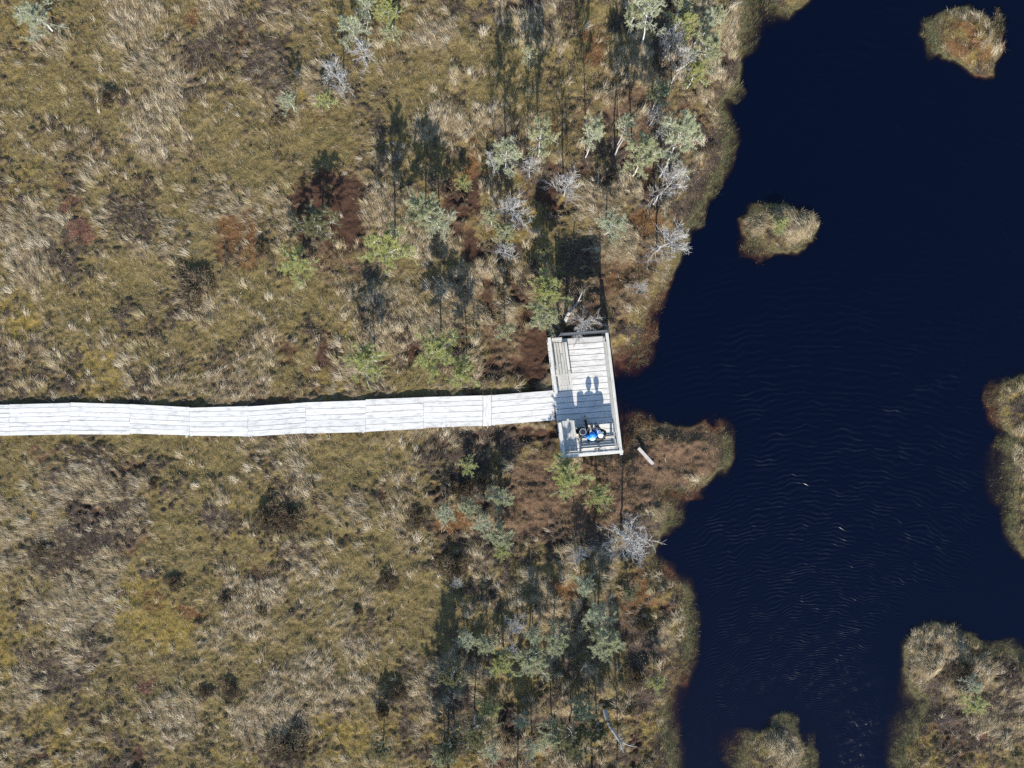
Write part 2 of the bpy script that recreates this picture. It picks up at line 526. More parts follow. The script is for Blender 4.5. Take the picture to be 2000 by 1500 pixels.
# plant cover: 0 olive moss, 1 yellow moss, 2 straw grass, 3 dark heather, 4 red moss, 5 orange brown, 6 bare peat, 7 brown heath
PATCH = {
    0: [(190, 170, 100, 70), (60, 250, 90, 90), (440, 240, 55, 140), (430, 400, 45, 150), (350, 470, 60, 60), (830, 110, 110, 110), (700, 240, 100, 60),
        (330, 1400, 100, 50), (480, 1290, 35, 60), (650, 1150, 90, 50), (700, 1060, 80, 60), (800, 1200, 100, 80), (640, 1300, 90, 80), (130, 1390, 90, 50),
        (540, 650, 110, 90), (620, 600, 80, 60), (250, 560, 70, 60), (700, 900, 90, 60), (430, 1080, 60, 60), (350, 860, 200, 18), (650, 880, 120, 25), (960, 60, 90, 60),
        (1060, 140, 80, 100), (560, 330, 90, 60), (820, 1120, 80, 60), (1320, 610, 40, 60), (1230, 560, 60, 80), (1150, 110, 70, 120), (1000, 150, 80, 110)],
    1: [(1890, 95, 60, 46), (60, 50, 80, 60), (20, 340, 55, 80), (30, 600, 45, 60), (240, 640, 55, 60), (220, 700, 80, 40), (300, 1235, 75, 45), (270, 1190, 35, 60), (660, 1440, 75, 50),
        (500, 1470, 50, 30), (340, 1215, 30, 22), (1252, 1355, 18, 22), (1264, 1440, 12, 40), (1260, 1200, 20, 20), (1930, 80, 40, 30), (1970, 790, 30, 50), (850, 1440, 20, 30),
        (1960, 1255, 20, 12), (1340, 890, 30, 25)],
    2: [(300, 150, 75, 120), (330, 270, 75, 60), (110, 85, 45, 35), (60, 480, 50, 80), (100, 560, 45, 60), (200, 410, 40, 25), (420, 400, 35, 40), (190, 940, 55, 40),
        (115, 960, 50, 30), (95, 1020, 40, 40), (60, 1150, 70, 60), (130, 1210, 100, 60), (620, 1160, 45, 70), (560, 1350, 120, 110), (480, 1190, 60, 60), (600, 890, 90, 50),
        (520, 1420, 80, 40), (330, 1380, 60, 25), (300, 1370, 40, 15), (850, 60, 80, 40), (920, 190, 90, 60), (880, 240, 70, 40), (760, 560, 60, 40), (1200, 470, 50, 40),
        (700, 420, 40, 30), (820, 470, 70, 40), (430, 20, 40, 40), (310, 290, 60, 40), (720, 1250, 60, 30), (940, 540, 40, 30), (870, 640, 40, 60), (380, 600, 40, 30),
        (1060, 720, 20, 30), (1010, 835, 70, 7), (1160, 900, 60, 8), (1420, 60, 25, 40), (1410, 120, 30, 40), (1525, 470, 70, 30), (1585, 445, 25, 36), (1500, 430, 50, 20), (1820, 1230, 50, 25),
        (1795, 1300, 20, 40), (1530, 1470, 40, 40), (1955, 110, 10, 40), (1900, 20, 40, 10), (1870, 1290, 60, 40), (1950, 1400, 60, 60), (240, 1000, 60, 50), (40, 1330, 60, 80)],
    3: [(212, 198, 30, 18), (380, 552, 45, 25), (540, 1015, 60, 40), (500, 115, 60, 60), (420, 120, 50, 70), (340, 1140, 45, 30), (80, 1080, 40, 30), (885, 1110, 45, 30), (200, 1040, 60, 40),
        (905, 955, 40, 30), (940, 930, 30, 40), (880, 1340, 50, 60), (570, 1470, 60, 40), (770, 1350, 30, 25), (260, 400, 50, 60), (250, 620, 30, 40), (620, 640, 20, 50), (520, 310, 60, 30),
        (1130, 1330, 60, 60), (1060, 1420, 60, 60), (920, 1420, 60, 60), (1270, 1225, 25, 18), (1245, 1325, 22, 30), (1880, 1320, 30, 25), (1240, 880, 50, 40), (90, 1300, 70, 60), (150, 520, 50, 50)],
    4: [(140, 425, 38, 50), (165, 450, 25, 20), (20, 690, 45, 35), (110, 350, 22, 25), (280, 1322, 32, 20), (90, 890, 42, 26), (400, 310, 36, 22), (100, 300, 20, 15), (275, 1340, 20, 12),
        (230, 1160, 15, 12), (1845, 1245, 25, 20), (1925, 1440, 18, 12), (980, 1490, 18, 16), (1270, 630, 14, 18), (1215, 690, 22, 20), (330, 1170, 16, 12), (1060, 610, 18, 40)],
    5: [(465, 470, 52, 62), (300, 1175, 32, 28), (360, 1200, 40, 14), (160, 48, 20, 10), (380, 40, 20, 12), (630, 230, 20, 12), (540, 780, 40, 12), (760, 100, 20, 14), (1075, 255, 22, 30), (1265, 440, 30, 26),
        (1100, 1150, 25, 20), (880, 1020, 40, 30), (1890, 85, 62, 50), (1225, 545, 40, 30), (1160, 90, 26, 40), (1245, 1160, 22, 40), (1450, 440, 15, 12), (920, 310, 16, 50), (1322, 235, 24, 16), (60, 1180, 26, 14)],
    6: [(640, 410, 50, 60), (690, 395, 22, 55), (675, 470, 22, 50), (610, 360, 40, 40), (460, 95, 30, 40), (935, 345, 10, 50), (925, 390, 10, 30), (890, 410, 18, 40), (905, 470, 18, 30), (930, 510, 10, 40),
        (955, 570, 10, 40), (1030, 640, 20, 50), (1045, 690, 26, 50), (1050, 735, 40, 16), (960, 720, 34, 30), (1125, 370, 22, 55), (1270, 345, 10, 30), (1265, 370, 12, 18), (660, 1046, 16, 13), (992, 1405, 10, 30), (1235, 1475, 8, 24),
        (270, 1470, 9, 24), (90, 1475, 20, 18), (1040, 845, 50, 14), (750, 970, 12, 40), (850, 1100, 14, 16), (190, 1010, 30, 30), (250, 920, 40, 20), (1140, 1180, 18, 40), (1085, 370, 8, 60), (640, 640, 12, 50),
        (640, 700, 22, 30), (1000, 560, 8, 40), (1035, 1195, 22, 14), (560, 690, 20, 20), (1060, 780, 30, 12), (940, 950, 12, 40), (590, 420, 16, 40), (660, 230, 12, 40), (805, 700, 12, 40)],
    7: [(1340, 900, 60, 45), (1380, 870, 40, 40), (1245, 930, 60, 50), (1190, 930, 60, 40), (1320, 880, 70, 50), (1040, 930, 60, 50), (1160, 1000, 60, 50), (1100, 1000, 60, 60), (1230, 970, 40, 30), (1220, 560, 70, 90), (1200, 1210, 30, 70), (1080, 1180, 40, 40), (1000, 790, 60, 20),
        (1020, 990, 40, 60), (640, 520, 70, 60), (1000, 680, 60, 60), (1240, 240, 60, 80)],
}
BASE = [0.35, 0.0, 0.09, 0.17, -0.36, -0.30, -0.36, -0.40]
AMP = [0.8, 0.7, 0.9, 0.75, 0.7, 0.6, 0.6, 0.5]
SCL = [2.4, 3.0, 2.1, 1.3, 1.6, 2.0, 1.6, 2.5]
qx = PX + 16 * fbm(GX, GY, 0.7, 31, 3)
qy = PY + 16 * fbm(GX, GY, 0.7, 35, 3)
east = sstep(820, 900, PX)                       # wetter strip with trees along the shore
SC = []
PST = [0.40, 0.38, 0.54, 0.50, 0.78, 1.15, 0.95, 0.95]
for k in range(8):
    s = BASE[k] + AMP[k] * fbm(GX, GY, SCL[k], 100 + 13 * k, 3) + 0.60 * fbm(GX, GY, 0.34, 200 + 13 * k, 3, 0.7)
    for (bx, by, rx, ry) in PATCH[k]:
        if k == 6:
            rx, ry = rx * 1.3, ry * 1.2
        d = ((qx - bx) / rx) ** 2 + ((qy - by) / ry) ** 2
        s = s + PST[k] * np.exp(-d * d * 0.7)
    SC.append(s)
SC[6] = SC[6] + 0.16 * east
SC[3] = SC[3] + 0.14 * east
SC[2] = SC[2] - 0.06 * east
SC[5] = SC[5] + 0.16 * east
SC[7] = SC[7] + 0.30 * east
thk = np.maximum(east * sstep(1000, 1120, PY), sstep(1600, 1700, PX))
SC[1] = SC[1] + 0.12 * thk
SC[2] = SC[2] + 0.12 * thk
SC[0] = SC[0] + 0.14 * thk
SC[6] = SC[6] - 0.12 * thk
SC[7] = SC[7] - 0.14 * thk
hum = fbm(GX, GY, 0.95, 401, 2)
SC[2] = SC[2] + hum * (0.35 + 0.55 * east)
SC[6] = SC[6] - hum * (0.25 + 0.60 * east)
SC[3] = SC[3] - hum * (0.35 + 0.35 * east)
SC[0] = SC[0] - 0.12 * east
SC[1] = SC[1] - 0.10 * east
SC[3] = SC[3] + 0.48 * vnoise(GX / 0.15, GY / 0.15, 411)
SC[2] = SC[2] + 0.36 * vnoise(GX / 0.17, GY / 0.17, 413)
SC = np.array(SC)
SC = SC - SC.max(axis=0)
Wt = np.exp(SC / 0.11)
Wt /= Wt.sum(axis=0)

KA = 0.74
PAL = np.array([lin(122, 108, 68, KA), lin(138, 119, 62, KA), lin(136, 121, 94, KA), lin(80, 69, 60, KA),
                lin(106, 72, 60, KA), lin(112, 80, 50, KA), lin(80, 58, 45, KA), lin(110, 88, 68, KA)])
COL = np.einsum('kij,kc->ijc', Wt, PAL)
far = sstep(0.0, 0.5, np.maximum(np.maximum(X0 - GX, GX - X1), np.maximum(Y0 - GY, GY - Y1)))
COL = COL * (1 - far[..., None]) + (0.5 * PAL[0] + 0.3 * PAL[2] + 0.2 * PAL[7])[None, None] * far[..., None]

# heights
ZW = -0.15
relief = 0.06 * fbm(GX, GY, 1.3, 51, 3) + 0.050 * fbm(GX, GY, 0.40, 55, 3) + 0.03 * vnoise(GX / 0.16, GY / 0.16, 59)
ZL = 0.02 + relief + 0.05 * Wt[2] + 0.10 * Wt[3] - 0.07 * Wt[6] + Wt[7] * 0.05 * vnoise(GX / 0.19, GY / 0.19, 63)
ZL = ZL + hum * (0.06 + 0.13 * east)
SHELF = [(1495, 15, 45, 50), (1470, 60, 30, 40), (1440, 185, 20, 20), (1422, 280, 22, 60), (1398, 345, 22, 40), (1365, 412, 20, 30), (1466, 492, 30, 24), (1500, 402, 34, 12),
         (1950, 930, 40, 62), (1975, 1000, 20, 60), (1768, 1440, 40, 90), (1955, 1272, 60, 26), (1430, 1465, 40, 55), (1535, 1414, 26, 22), (1590, 1480, 16, 50), (1816, 70, 14, 40), (1960, 40, 12, 30),
          (1345, 1260, 30, 110), (1312, 1440, 34, 90), (1290, 1115, 30, 25), (1235, 705, 50, 45), (1228, 835, 45, 45), (1205, 870, 25, 25), (1270, 640, 20, 40), (1420, 870, 22, 60), (1330, 968, 40, 16), (1316, 1000, 24, 40),
         (1960, 870, 26, 20), (1942, 790, 14, 40), (1290, 580, 16, 30), (1462, 436, 14, 18)]
shelf = np.zeros_like(GX)
for (bx, by, rx, ry) in SHELF:
    shelf = np.maximum(shelf, np.exp(-(((qx - bx) / rx) ** 2 + ((qy - by) / ry) ** 2)))
REDS = [(1235, 715, 70, 60), (1225, 830, 60, 60), (1270, 640, 30, 50), (1330, 968, 50, 20), (1300, 1120, 30, 30), (1940, 800, 20, 60), (1990, 100, 40, 80), (1480, 520, 60, 30), (1435, 480, 30, 50), (1380, 830, 60, 20),
        (1400, 1460, 40, 60), (1340, 1360, 30, 60), (1290, 580, 30, 50), (1900, 150, 40, 16)]
reds = np.zeros_like(GX)
for (bx, by, rx, ry) in REDS:
    reds = np.maximum(reds, np.exp(-(((qx - bx) / rx) ** 2 + ((qy - by) / ry) ** 2)))
shc = np.clip(shelf * 1.6 - 0.15, 0, 1)
SD2 = -SD / (0.22 + 1.15 * shc * (1 + 0.4 * fbm(GX, GY, 0.6, 405, 3)))      # how far out along the drowned shelf
bank = sstep(0.0, 0.95, SD)
ZG = np.where(SD > 0, ZW + 0.015 + (ZL - ZW - 0.015) * bank, ZW + 0.01 - 0.115 * np.clip(SD2, 0, 30) ** 1.25 + 0.03 * fbm(GX, GY, 0.22, 71, 2))
ZG = np.maximum(ZG, -1.8)
ZG = np.where((SD > 0) & (ZG < ZW + 0.03), ZW + 0.03 + 0.02 * np.clip(SD, 0, 1), ZG)
bedc = (np.array(lin(96, 92, 62, KA))[None, None] * (1 - np.clip(reds * 1.05, 0, 1))[..., None]
        + np.array(lin(94, 60, 46, KA))[None, None] * np.clip(reds * 1.05, 0, 1)[..., None])
wet = 1 - sstep(-0.02, 0.22, SD + 0.12 * fbm(GX, GY, 0.3, 77, 2))
COL = COL * (1 - wet[..., None]) + bedc * wet[..., None]

VI = np.arange(NX * NY).reshape(NY, NX)
quads = np.stack([VI[:-1, :-1], VI[:-1, 1:], VI[1:, 1:], VI[1:, :-1]], axis=-1).reshape(-1, 4)
Vall = np.stack([GX, GY, ZG], axis=-1).reshape(-1, 3)
Call = COL.reshape(-1, 3)
own_f = np.where(SD > -1.2, OWNER, 0).reshape(-1)[quads].max(axis=1)
own_f = np.where((own_f >= 1) & (own_f <= 6), own_f, 0)


def submesh(name, fmask):
    q = quads[fmask]
    used = np.unique(q)
    remap = np.zeros(len(Vall), dtype=np.int32)
    remap[used] = np.arange(len(used))
    return np_mesh(name, Vall[used], remap[q], M_GROUND, Call[used], smooth=True)


g = obj("ground", submesh("ground", own_f == 0))
tag(g, "mossy olive and brown bog surface with dark peat hollows", "ground", kind="structure")
ISLE_LABEL = ["round orange and straw islet near the top right corner", "small round straw islet in the middle of the pond",
              "yellow mossy bank of land at the right edge", "large grassy islet in the bottom right corner",
              "straw grass islet at the bottom edge of the pond", "tip of an orange islet at the top edge"]
for k in range(1, 7):
    o = obj("islet", submesh("islet", own_f == k))
    tag(o, ISLE_LABEL[k - 1], "islet", kind="structure")

# water
depth = np.maximum(ZW - ZG, 0.0)
wm = (ZG < ZW + 0.02).reshape(-1)[quads].any(axis=1)
q = quads[wm]
used = np.unique(q)
remap = np.zeros(len(Vall), dtype=np.int32)
remap[used] = np.arange(len(used))
Vw = Vall[used].copy()
Vw[:, 2] = ZW
me = np_mesh("water", Vw, remap[q], M_WATER, smooth=True)
a = me.attributes.new("depth", 'FLOAT', 'POINT')
a.data.foreach_set("value", depth.reshape(-1)[used].astype(np.float32))
rip = 0.30 + 0.70 * sstep(380, 900, PY + 0.10 * (PX - 1500)) * sstep(1240, 1500, PX + 60)
rip = rip * (0.72 + 0.28 * sstep(-0.4, 0.5, fbm(GX, GY, 3.0, 81, 2)))
rip = rip * sstep(0.2, 2.5, -SD)
# lee of the big islet and the right bank
rip = rip * (1 - 0.9 * np.exp(-(((PX - 1960) / 110) ** 2 + ((PY - 1180) / 130) ** 2)))
a = me.attributes.new("ripple", 'FLOAT', 'POINT')
a.data.foreach_set("value", rip.reshape(-1)[used].astype(np.float32))
w = obj("water", me)
tag(w, "dark navy bog pond with fine wind ripples", "water", kind="structure")


def samp(field, x, y):
    """bilinear sample of a grid field at points inside the fine area"""
    fx = np.clip((x - X0) / STEP, 0, len(xi) - 1.001) + IX0
    fy = np.clip((y - Y0) / STEP, 0, len(yi) - 1.001) + IX0
    ix = fx.astype(int)
    iy = fy.astype(int)
    tx = fx - ix
    ty = fy - iy
    return (field[iy, ix] * (1 - tx) + field[iy, ix + 1] * tx) * (1 - ty) + (field[iy + 1, ix] * (1 - tx) + field[iy + 1, ix + 1] * tx) * ty


def zg(x, y):
    return float(samp(ZG, np.array([x]), np.array([y]))[0])


# ------------------------------------------------------------------ grasses (stuff): every blade is real geometry
def blades(P, az, el, L, W, cols, bend=0.5, roll=0.6, simple=False):
    n = len(P)
    ca, sa = np.cos(az), np.sin(az)
    ce, se = np.cos(el), np.sin(el)
    d1 = np.stack([ca * ce, sa * ce, se], -1)
    side = np.stack([-sa, ca, np.zeros(n)], -1)
    nrm = np.stack([-ca * se, -sa * se, ce], -1)
    rl = NR.uniform(-roll, roll, n)
    s = (side * np.cos(rl)[:, None] + nrm * np.sin(rl)[:, None]) * (W * 0.5)[:, None]
    if simple:
        V = np.stack([P - s, P + s, P + d1 * L[:, None]], 1).reshape(-1, 3)
        F = np.arange(n * 3).reshape(-1, 3)
        return V, F, np.repeat(cols, 3, axis=0)
    e2 = el - bend
    d2 = np.stack([ca * np.cos(e2), sa * np.cos(e2), np.sin(e2)], -1)
    mid = P + d1 * (L * 0.5)[:, None]
    tip = mid + d2 * (L * 0.5)[:, None]
    V = np.stack([P - s, P + s, mid - s * 0.8, mid + s * 0.8, tip], 1).reshape(-1, 3)
    b = np.arange(n) * 5
    F = np.stack([np.stack([b, b + 1, b + 3], -1), np.stack([b, b + 3, b + 2], -1), np.stack([b + 2, b + 3, b + 4], -1)], 1).reshape(-1, 3)
    return V, F, np.repeat(cols, 5, axis=0)


def scatter(n, accept):
    x = NR.uniform(X0 + 0.2, X1 - 0.2, n)
    y = NR.uniform(Y0 + 0.2, Y1 - 0.2, n)
    p = accept(x, y)
    k = NR.random(n) < p
    return x[k], y[k]


def near_board(x, y):
    """keep plants off the boardwalk and the deck"""
    px, py = x * PXM + 1000, 750 - y * PXM
    cy = 818 + 5 * np.sin(px / 150.0) - np.clip((px - 480) / 600, 0, 1) * 27
    a = (px < 1090) & (np.abs(py - cy) < 37)
    b = (px > 1064) & (px < 1222) & (py > 650) & (py < 896)
    c = (np.abs((px - 1262) * 0.79 - (py - 891) * -0.0 - (py - 891) * 0.70) < 16) & (np.abs(px - 1262) < 26) & (np.abs(py - 891) < 28)
    return a | b | c


FLOW = 2.05 + 1.6 * fbm(GX, GY, 4.0, 301, 2) + 0.9 * fbm(GX, GY, 1.0, 305, 2)


def tuft_field(name, label, cat, n, accept, per, L, W, el, spread, rad, cols, jit, bend, simple=False, mat=None):
    x, y = scatter(n, accept)
    k = ~near_board(x, y)
    x, y = x[k], y[k]
    m = len(x)
    size = NR.uniform(0.65, 1.25, m)
    ci = NR.integers(0, len(cols), m)
    base = np.array(cols)[ci] * NR.uniform(1 - jit, 1 + jit, (m, 1))
    X = np.repeat(x, per) + NR.normal(0, rad, m * per)
    Y = np.repeat(y, per) + NR.normal(0, rad, m * per)
    Z = samp(ZG, X, Y) - 0.01
    az = np.repeat(samp(FLOW, x, y), per) + NR.normal(0, spread, m * per)
    ell = np.clip(NR.normal(el, 0.28, m * per), 0.08, 1.45)
    LL = np.repeat(size, per) * NR.uniform(L[0], L[1], m * per)
    WW = NR.uniform(W[0], W[1], m * per)
    cc = np.repeat(base, per, axis=0) * NR.uniform(0.8, 1.2, (m * per, 1))
    V, F, CC = blades(np.stack([X, Y, Z], -1), az, ell, LL, WW, cc, bend, 0.7, simple)
    o = obj(name, np_mesh(name, V, F, mat or M_BLADE, CC))
    tag(o, label, cat, kind="stuff")
    return o


land = lambda x, y: (samp(SD, x, y) > 0.12)
STRAW = [lin(190, 174, 145, KA), lin(170, 153, 123, KA), lin(180, 162, 128, KA), lin(204, 190, 164, KA), lin(150, 134, 104, KA)]
tuft_field("straw_grass", "pale straw coloured tussock grass lying over the bog", "grass", 62000,
           lambda x, y: land(x, y) * np.clip(samp(Wt[2], x, y) * 0.92 + 0.035 * (1 - samp(Wt[6], x, y)) * (1 - samp(Wt[7], x, y)), 0, 1),
           18, (0.20, 0.46), (0.007, 0.014), 0.55, 0.42, 0.055, STRAW, 0.2, 0.55)
MOSS = [lin(148, 129, 74, KA), lin(134, 115, 68, KA), lin(160, 140, 84, KA), lin(104, 92, 64, KA), lin(160, 143, 104, KA), lin(86, 72, 60, KA)]
tuft_field("sedge", "short olive and yellow sedge growing through the moss", "sedge", 105000,
           lambda x, y: land(x, y) * np.clip(0.75 * samp(Wt[0], x, y) + 0.9 * samp(Wt[1], x, y) + 0.25 * samp(Wt[2], x, y) + 0.35 * samp(Wt[5], x, y) + 0.3 * samp(Wt[7], x, y) + 0.06, 0, 1),
           9, (0.07, 0.18), (0.007, 0.014), 0.55, 0.9, 0.09, MOSS, 0.36, 0.3, True)
FINE = STRAW + [lin(170, 150, 104, KA), lin(148, 132, 88, KA), lin(196, 186, 160, KA)]
tuft_field("fine_sedge", "thin dry sedge blades strewn over the moss and heath", "sedge", 100000,
           lambda x, y: land(x, y) * np.clip(0.50 - 0.50 * samp(Wt[6], x, y) - 0.35 * samp(Wt[7], x, y), 0, 1),
           5, (0.10, 0.28), (0.005, 0.010), 0.40, 0.8, 0.13, FINE, 0.3, 0.35)
tuft_field("tussock_grass", "large pale tussocks of cotton grass dotted over the bog", "grass", 2600,
           lambda x, y: land(x, y) * np.clip(samp(Wt[2], x, y) * 0.40 + 0.10 * (1 - samp(Wt[6], x, y)) * (1 - samp(Wt[7], x, y)), 0, 1),
           60, (0.24, 0.52), (0.007, 0.013), 0.70, 0.42, 0.09, [lin(214, 200, 172, KA), lin(200, 184, 152, KA), lin(190, 176, 138, KA)], 0.1, 0.5)
HEA = [lin(88, 76, 66, KA), lin(70, 58, 50, KA), lin(112, 100, 84, KA), lin(96, 78, 70, KA), lin(78, 72, 52, KA)]
tuft_field("heather_carpet", "low dark brown heather carpet between the grass", "heather", 60000,
           lambda x, y: land(x, y) * np.clip(0.95 * samp(Wt[3], x, y) + 0.35 * samp(Wt[7], x, y) + 0.12 * samp(Wt[2], x, y) + 0.1 * samp(Wt[0], x, y), 0, 1),
           10, (0.08, 0.22), (0.010, 0.020), 1.0, 2.5, 0.07, HEA, 0.25, 0.3, True)
REDC = [lin(126, 82, 68, KA), lin(112, 68, 58, KA), lin(146, 112, 86, KA), lin(130, 84, 60, KA)]
tuft_field("red_moss", "rusty red moss and cotton grass patches in the bog", "moss", 40000,
           lambda x, y: land(x, y) * np.clip(0.9 * samp(Wt[4], x, y) + 0.10 * samp(Wt[5], x, y), 0, 1),
           8, (0.06, 0.16), (0.012, 0.02), 0.6, 2.0, 0.07, REDC, 0.2, 0.3, True)
REED = [lin(104, 106, 78, KA), lin(84, 88, 60, KA), lin(122, 120, 92, KA), lin(94, 96, 76, KA), lin(140, 134, 106, KA)]
tuft_field("shore_sedge", "grey green sedge fringe standing along the pond edge", "sedge", 90000,
           lambda x, y: (samp(SD, x, y) > -1.3) * (samp(SD, x, y) < 0.45) * np.clip(samp(shelf, x, y) * 1.5 - 0.1, 0.0, 1) * np.clip((0.85 - samp(SD2, x, y)) * 3, 0.0, 1),
           8, (0.10, 0.26), (0.008, 0.016), 0.95, 2.5, 0.08, REED, 0.25, 0.4)
RUST = [lin(116, 72, 50, KA), lin(134, 92, 62, KA), lin(98, 62, 46, KA)]
tuft_field("rusty_sedge", "rust brown sedge leaning out over the water at the shore", "sedge", 26000,
           lambda x, y: (samp(SD, x, y) > -0.8) * (samp(SD, x, y) < 0.25) * np.clip(samp(reds, x, y) * 1.2 - 0.1, 0.03, 0.9),
           6, (0.12, 0.30), (0.006, 0.012), 0.6, 2.5, 0.08, RUST, 0.25, 0.4)
tuft_field("bank_grass", "pale grass overhanging the rims of the pond and islets", "grass", 60000,
           lambda x, y: (samp(SD, x, y) > 0.0) * (samp(SD, x, y) < 0.35) * np.clip(0.06 + 0.5 * samp(Wt[2], x, y), 0, 1) * (1 - 0.9 * samp(Wt[7], x, y)),
           9, (0.16, 0.36), (0.007, 0.013), 0.75, 2.2, 0.06, STRAW[:3] + MOSS[:2], 0.2, 0.6)

# ------------------------------------------------------------------ trees
def tube(pts, rad, k=4):
    pts = np.asarray(pts, float)
    n = len(pts)
    V = []
    F = []
    up0 = np.array([0.31, 0.17, 0.93])
    for i in range(n):
        t = pts[min(i + 1, n - 1)] - pts[max(i - 1, 0)]
        t = t / (np.linalg.norm(t) + 1e-9)
        a = np.cross(t, up0 if abs(t @ up0) < 0.95 else np.array([1.0, 0, 0]))
        a /= np.linalg.norm(a) + 1e-9
        b = np.cross(t, a)
        for j in range(k):
            th = 2 * math.pi * j / k
            V.append(pts[i] + rad[i] * (a * math.cos(th) + b * math.sin(th)))
    for i in range(n - 1):
        for j in range(k):
            F.append((i * k + j, i * k + (j + 1) % k, (i + 1) * k + (j + 1) % k, (i + 1) * k + j))
    return np.array(V), np.array(F, dtype=np.int32)


class Acc:
    def __init__(self):
        self.V, self.F, self.n = [], [], 0

    def add(self, VF):
        V, F = VF
        self.V.append(V)
        self.F.append(F + self.n)
        self.n += len(V)

    def arr(self):
        return np.concatenate(self.V), np.concatenate(self.F)


def rdir(rng, d, ang):
    v = np.array([rng.gauss(0, 1), rng.gauss(0, 1), rng.gauss(0, 1)])
    v -= d * (v @ d)
    v /= np.linalg.norm(v) + 1e-9
    return d * math.cos(ang) + v * math.sin(ang)


NEEDLE = {'g': [lin(172, 173, 132, KA), lin(154, 157, 114, KA), lin(188, 189, 158, KA)],
          'y': [lin(172, 174, 106, KA), lin(154, 158, 92, KA), lin(184, 184, 132, KA)],
          'w': [lin(176, 180, 146, KA), lin(160, 166, 128, KA), lin(190, 192, 164, KA)],
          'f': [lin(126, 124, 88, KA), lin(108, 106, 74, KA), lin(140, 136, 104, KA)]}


def build_tree(seed, kind):
    """unit tree of height 1 and crown radius about 0.3; returns (trunk, branches, crown) meshes"""
    rng = random.Random(seed)
    dead = kind == 'd'
    tr = Acc()
    pts = []
    rad = []
    dx = dy = 0.0
    for i in range(9):
        t = i / 8
        dx += rng.gauss(0, 0.010)
        dy += rng.gauss(0, 0.010)
        pts.append(np.array([dx, dy, t * 0.97]))
        rad.append(0.0135 * (1 - t) ** 0.7 + 0.002)
    tr.add(tube(pts, rad, 6))

    def at(t):
        f = t * 8
        i = min(int(f), 7)
        return pts[i] * (1 - (f - i)) + pts[i + 1] * (f - i)
    br = Acc()
    tufts = []
    nl = rng.randint(20, 26) if not dead else rng.randint(20, 27)
    t0 = 0.50 if not dead else 0.36
    az = rng.uniform(0, 6.28)
    for i in range(nl):
        t = t0 + (0.97 - t0) * ((i + rng.random() * 0.8) / nl)
        az += 2.4 + rng.gauss(0, 0.35)
        q = (t - t0) / (1 - t0)
        ln = 0.31 * (1.0 - 0.62 * q ** 1.6) * rng.uniform(0.65, 1.2)
        el = 0.15 + 0.75 * q + rng.gauss(0, 0.15)
        d = np.array([math.cos(az) * math.cos(el), math.sin(az) * math.cos(el), math.sin(el)])
        p = at(t)
        P = [p]
        for s in range(4):
            wob = 0.16 if not dead else 0.09
            d = d + np.array([rng.gauss(0, wob), rng.gauss(0, wob), 0.07 + rng.gauss(0, 0.08)])
            d /= np.linalg.norm(d)
            P.append(P[-1] + d * ln / 4)
        r0 = (0.0058 if not dead else 0.0042) * (1 - 0.5 * q)
        br.add(tube(P, [r0, r0 * 0.8, r0 * 0.6, r0 * 0.42, r0 * 0.2], 4))
        nt = rng.randint(7, 10) if not dead else rng.randint(8, 12)
        for s in range(nt):
            u = rng.uniform(0.25, 1.0) * 4
            a = min(int(u), 3)
            bp = P[a] * (1 - (u - a)) + P[a + 1] * (u - a)
            dd = P[a + 1] - P[a]
            dd /= np.linalg.norm(dd)
            td = rdir(rng, dd, rng.uniform(0.5, 1.1))
            tl = ln * rng.uniform(0.22, 0.5)
            Q = [bp]
            for w_ in range(2):
                td = td + np.array([rng.gauss(0, 0.2), rng.gauss(0, 0.2), 0.08])
                td /= np.linalg.norm(td)
                Q.append(Q[-1] + td * tl / 2)
            br.add(tube(Q, [0.0034, 0.0026, 0.0014], 3))
            if dead:
                for w_ in range(3):
                    b2 = Q[1] * (1 - w_ / 3) + Q[2] * (w_ / 3)
                    e2 = b2 + rdir(rng, td, rng.uniform(0.5, 0.9)) * tl * rng.uniform(0.3, 0.6)
                    br.add(tube([b2, e2], [0.0018, 0.0009], 3))
            else:
                ntf = 5 if kind != 'w' else rng.choice((2, 3, 3))
                for w_ in range(ntf):
                    f = rng.uniform(0.3, 1.0) * 2
                    a2 = min(int(f), 1)
                    tufts.append((Q[a2] * (1 - (f - a2)) + Q[a2 + 1] * (f - a2), td))
        if not dead:
            for s in range(4 if kind != 'w' else 2):
                tufts.append((P[3] * rng.random() + P[4] * (1 - rng.random() * 0.2) if False else P[3] + (P[4] - P[3]) * rng.random(), d))
    Vt, Ft = tr.arr()
    Vb, Fb = br.arr()
    bark = M_DEADWOOD if dead else M_BARK
    m1 = np_mesh("trunk", Vt, Ft, bark, smooth=True)
    m2 = np_mesh("branches", Vb, Fb, bark)
    m3 = None
    if not dead:
        per = 19
        n = len(tufts)
        P = np.repeat(np.array([t[0] for t in tufts]), per, axis=0) + NR.normal(0, 0.006, (n * per, 3))
        D = np.repeat(np.array([t[1] for t in tufts]), per, axis=0) + NR.normal(0, 0.75, (n * per, 3)) + np.array([0, 0, 0.25])
        D /= np.linalg.norm(D, axis=1)[:, None]
        az_ = np.arctan2(D[:, 1], D[:, 0])
        el_ = np.arcsin(np.clip(D[:, 2], -1, 1))
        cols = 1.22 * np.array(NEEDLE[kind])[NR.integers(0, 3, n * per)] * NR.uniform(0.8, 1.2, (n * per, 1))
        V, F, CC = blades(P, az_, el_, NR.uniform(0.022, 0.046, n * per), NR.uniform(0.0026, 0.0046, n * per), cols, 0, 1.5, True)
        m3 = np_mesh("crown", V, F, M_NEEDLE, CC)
    return m1, m2, m3


PROTO = {k: [build_tree(900 + 17 * i + ord(k), k) for i in range(n)] for k, n in (('g', 4), ('y', 3), ('w', 4), ('d', 5), ('f', 2))}

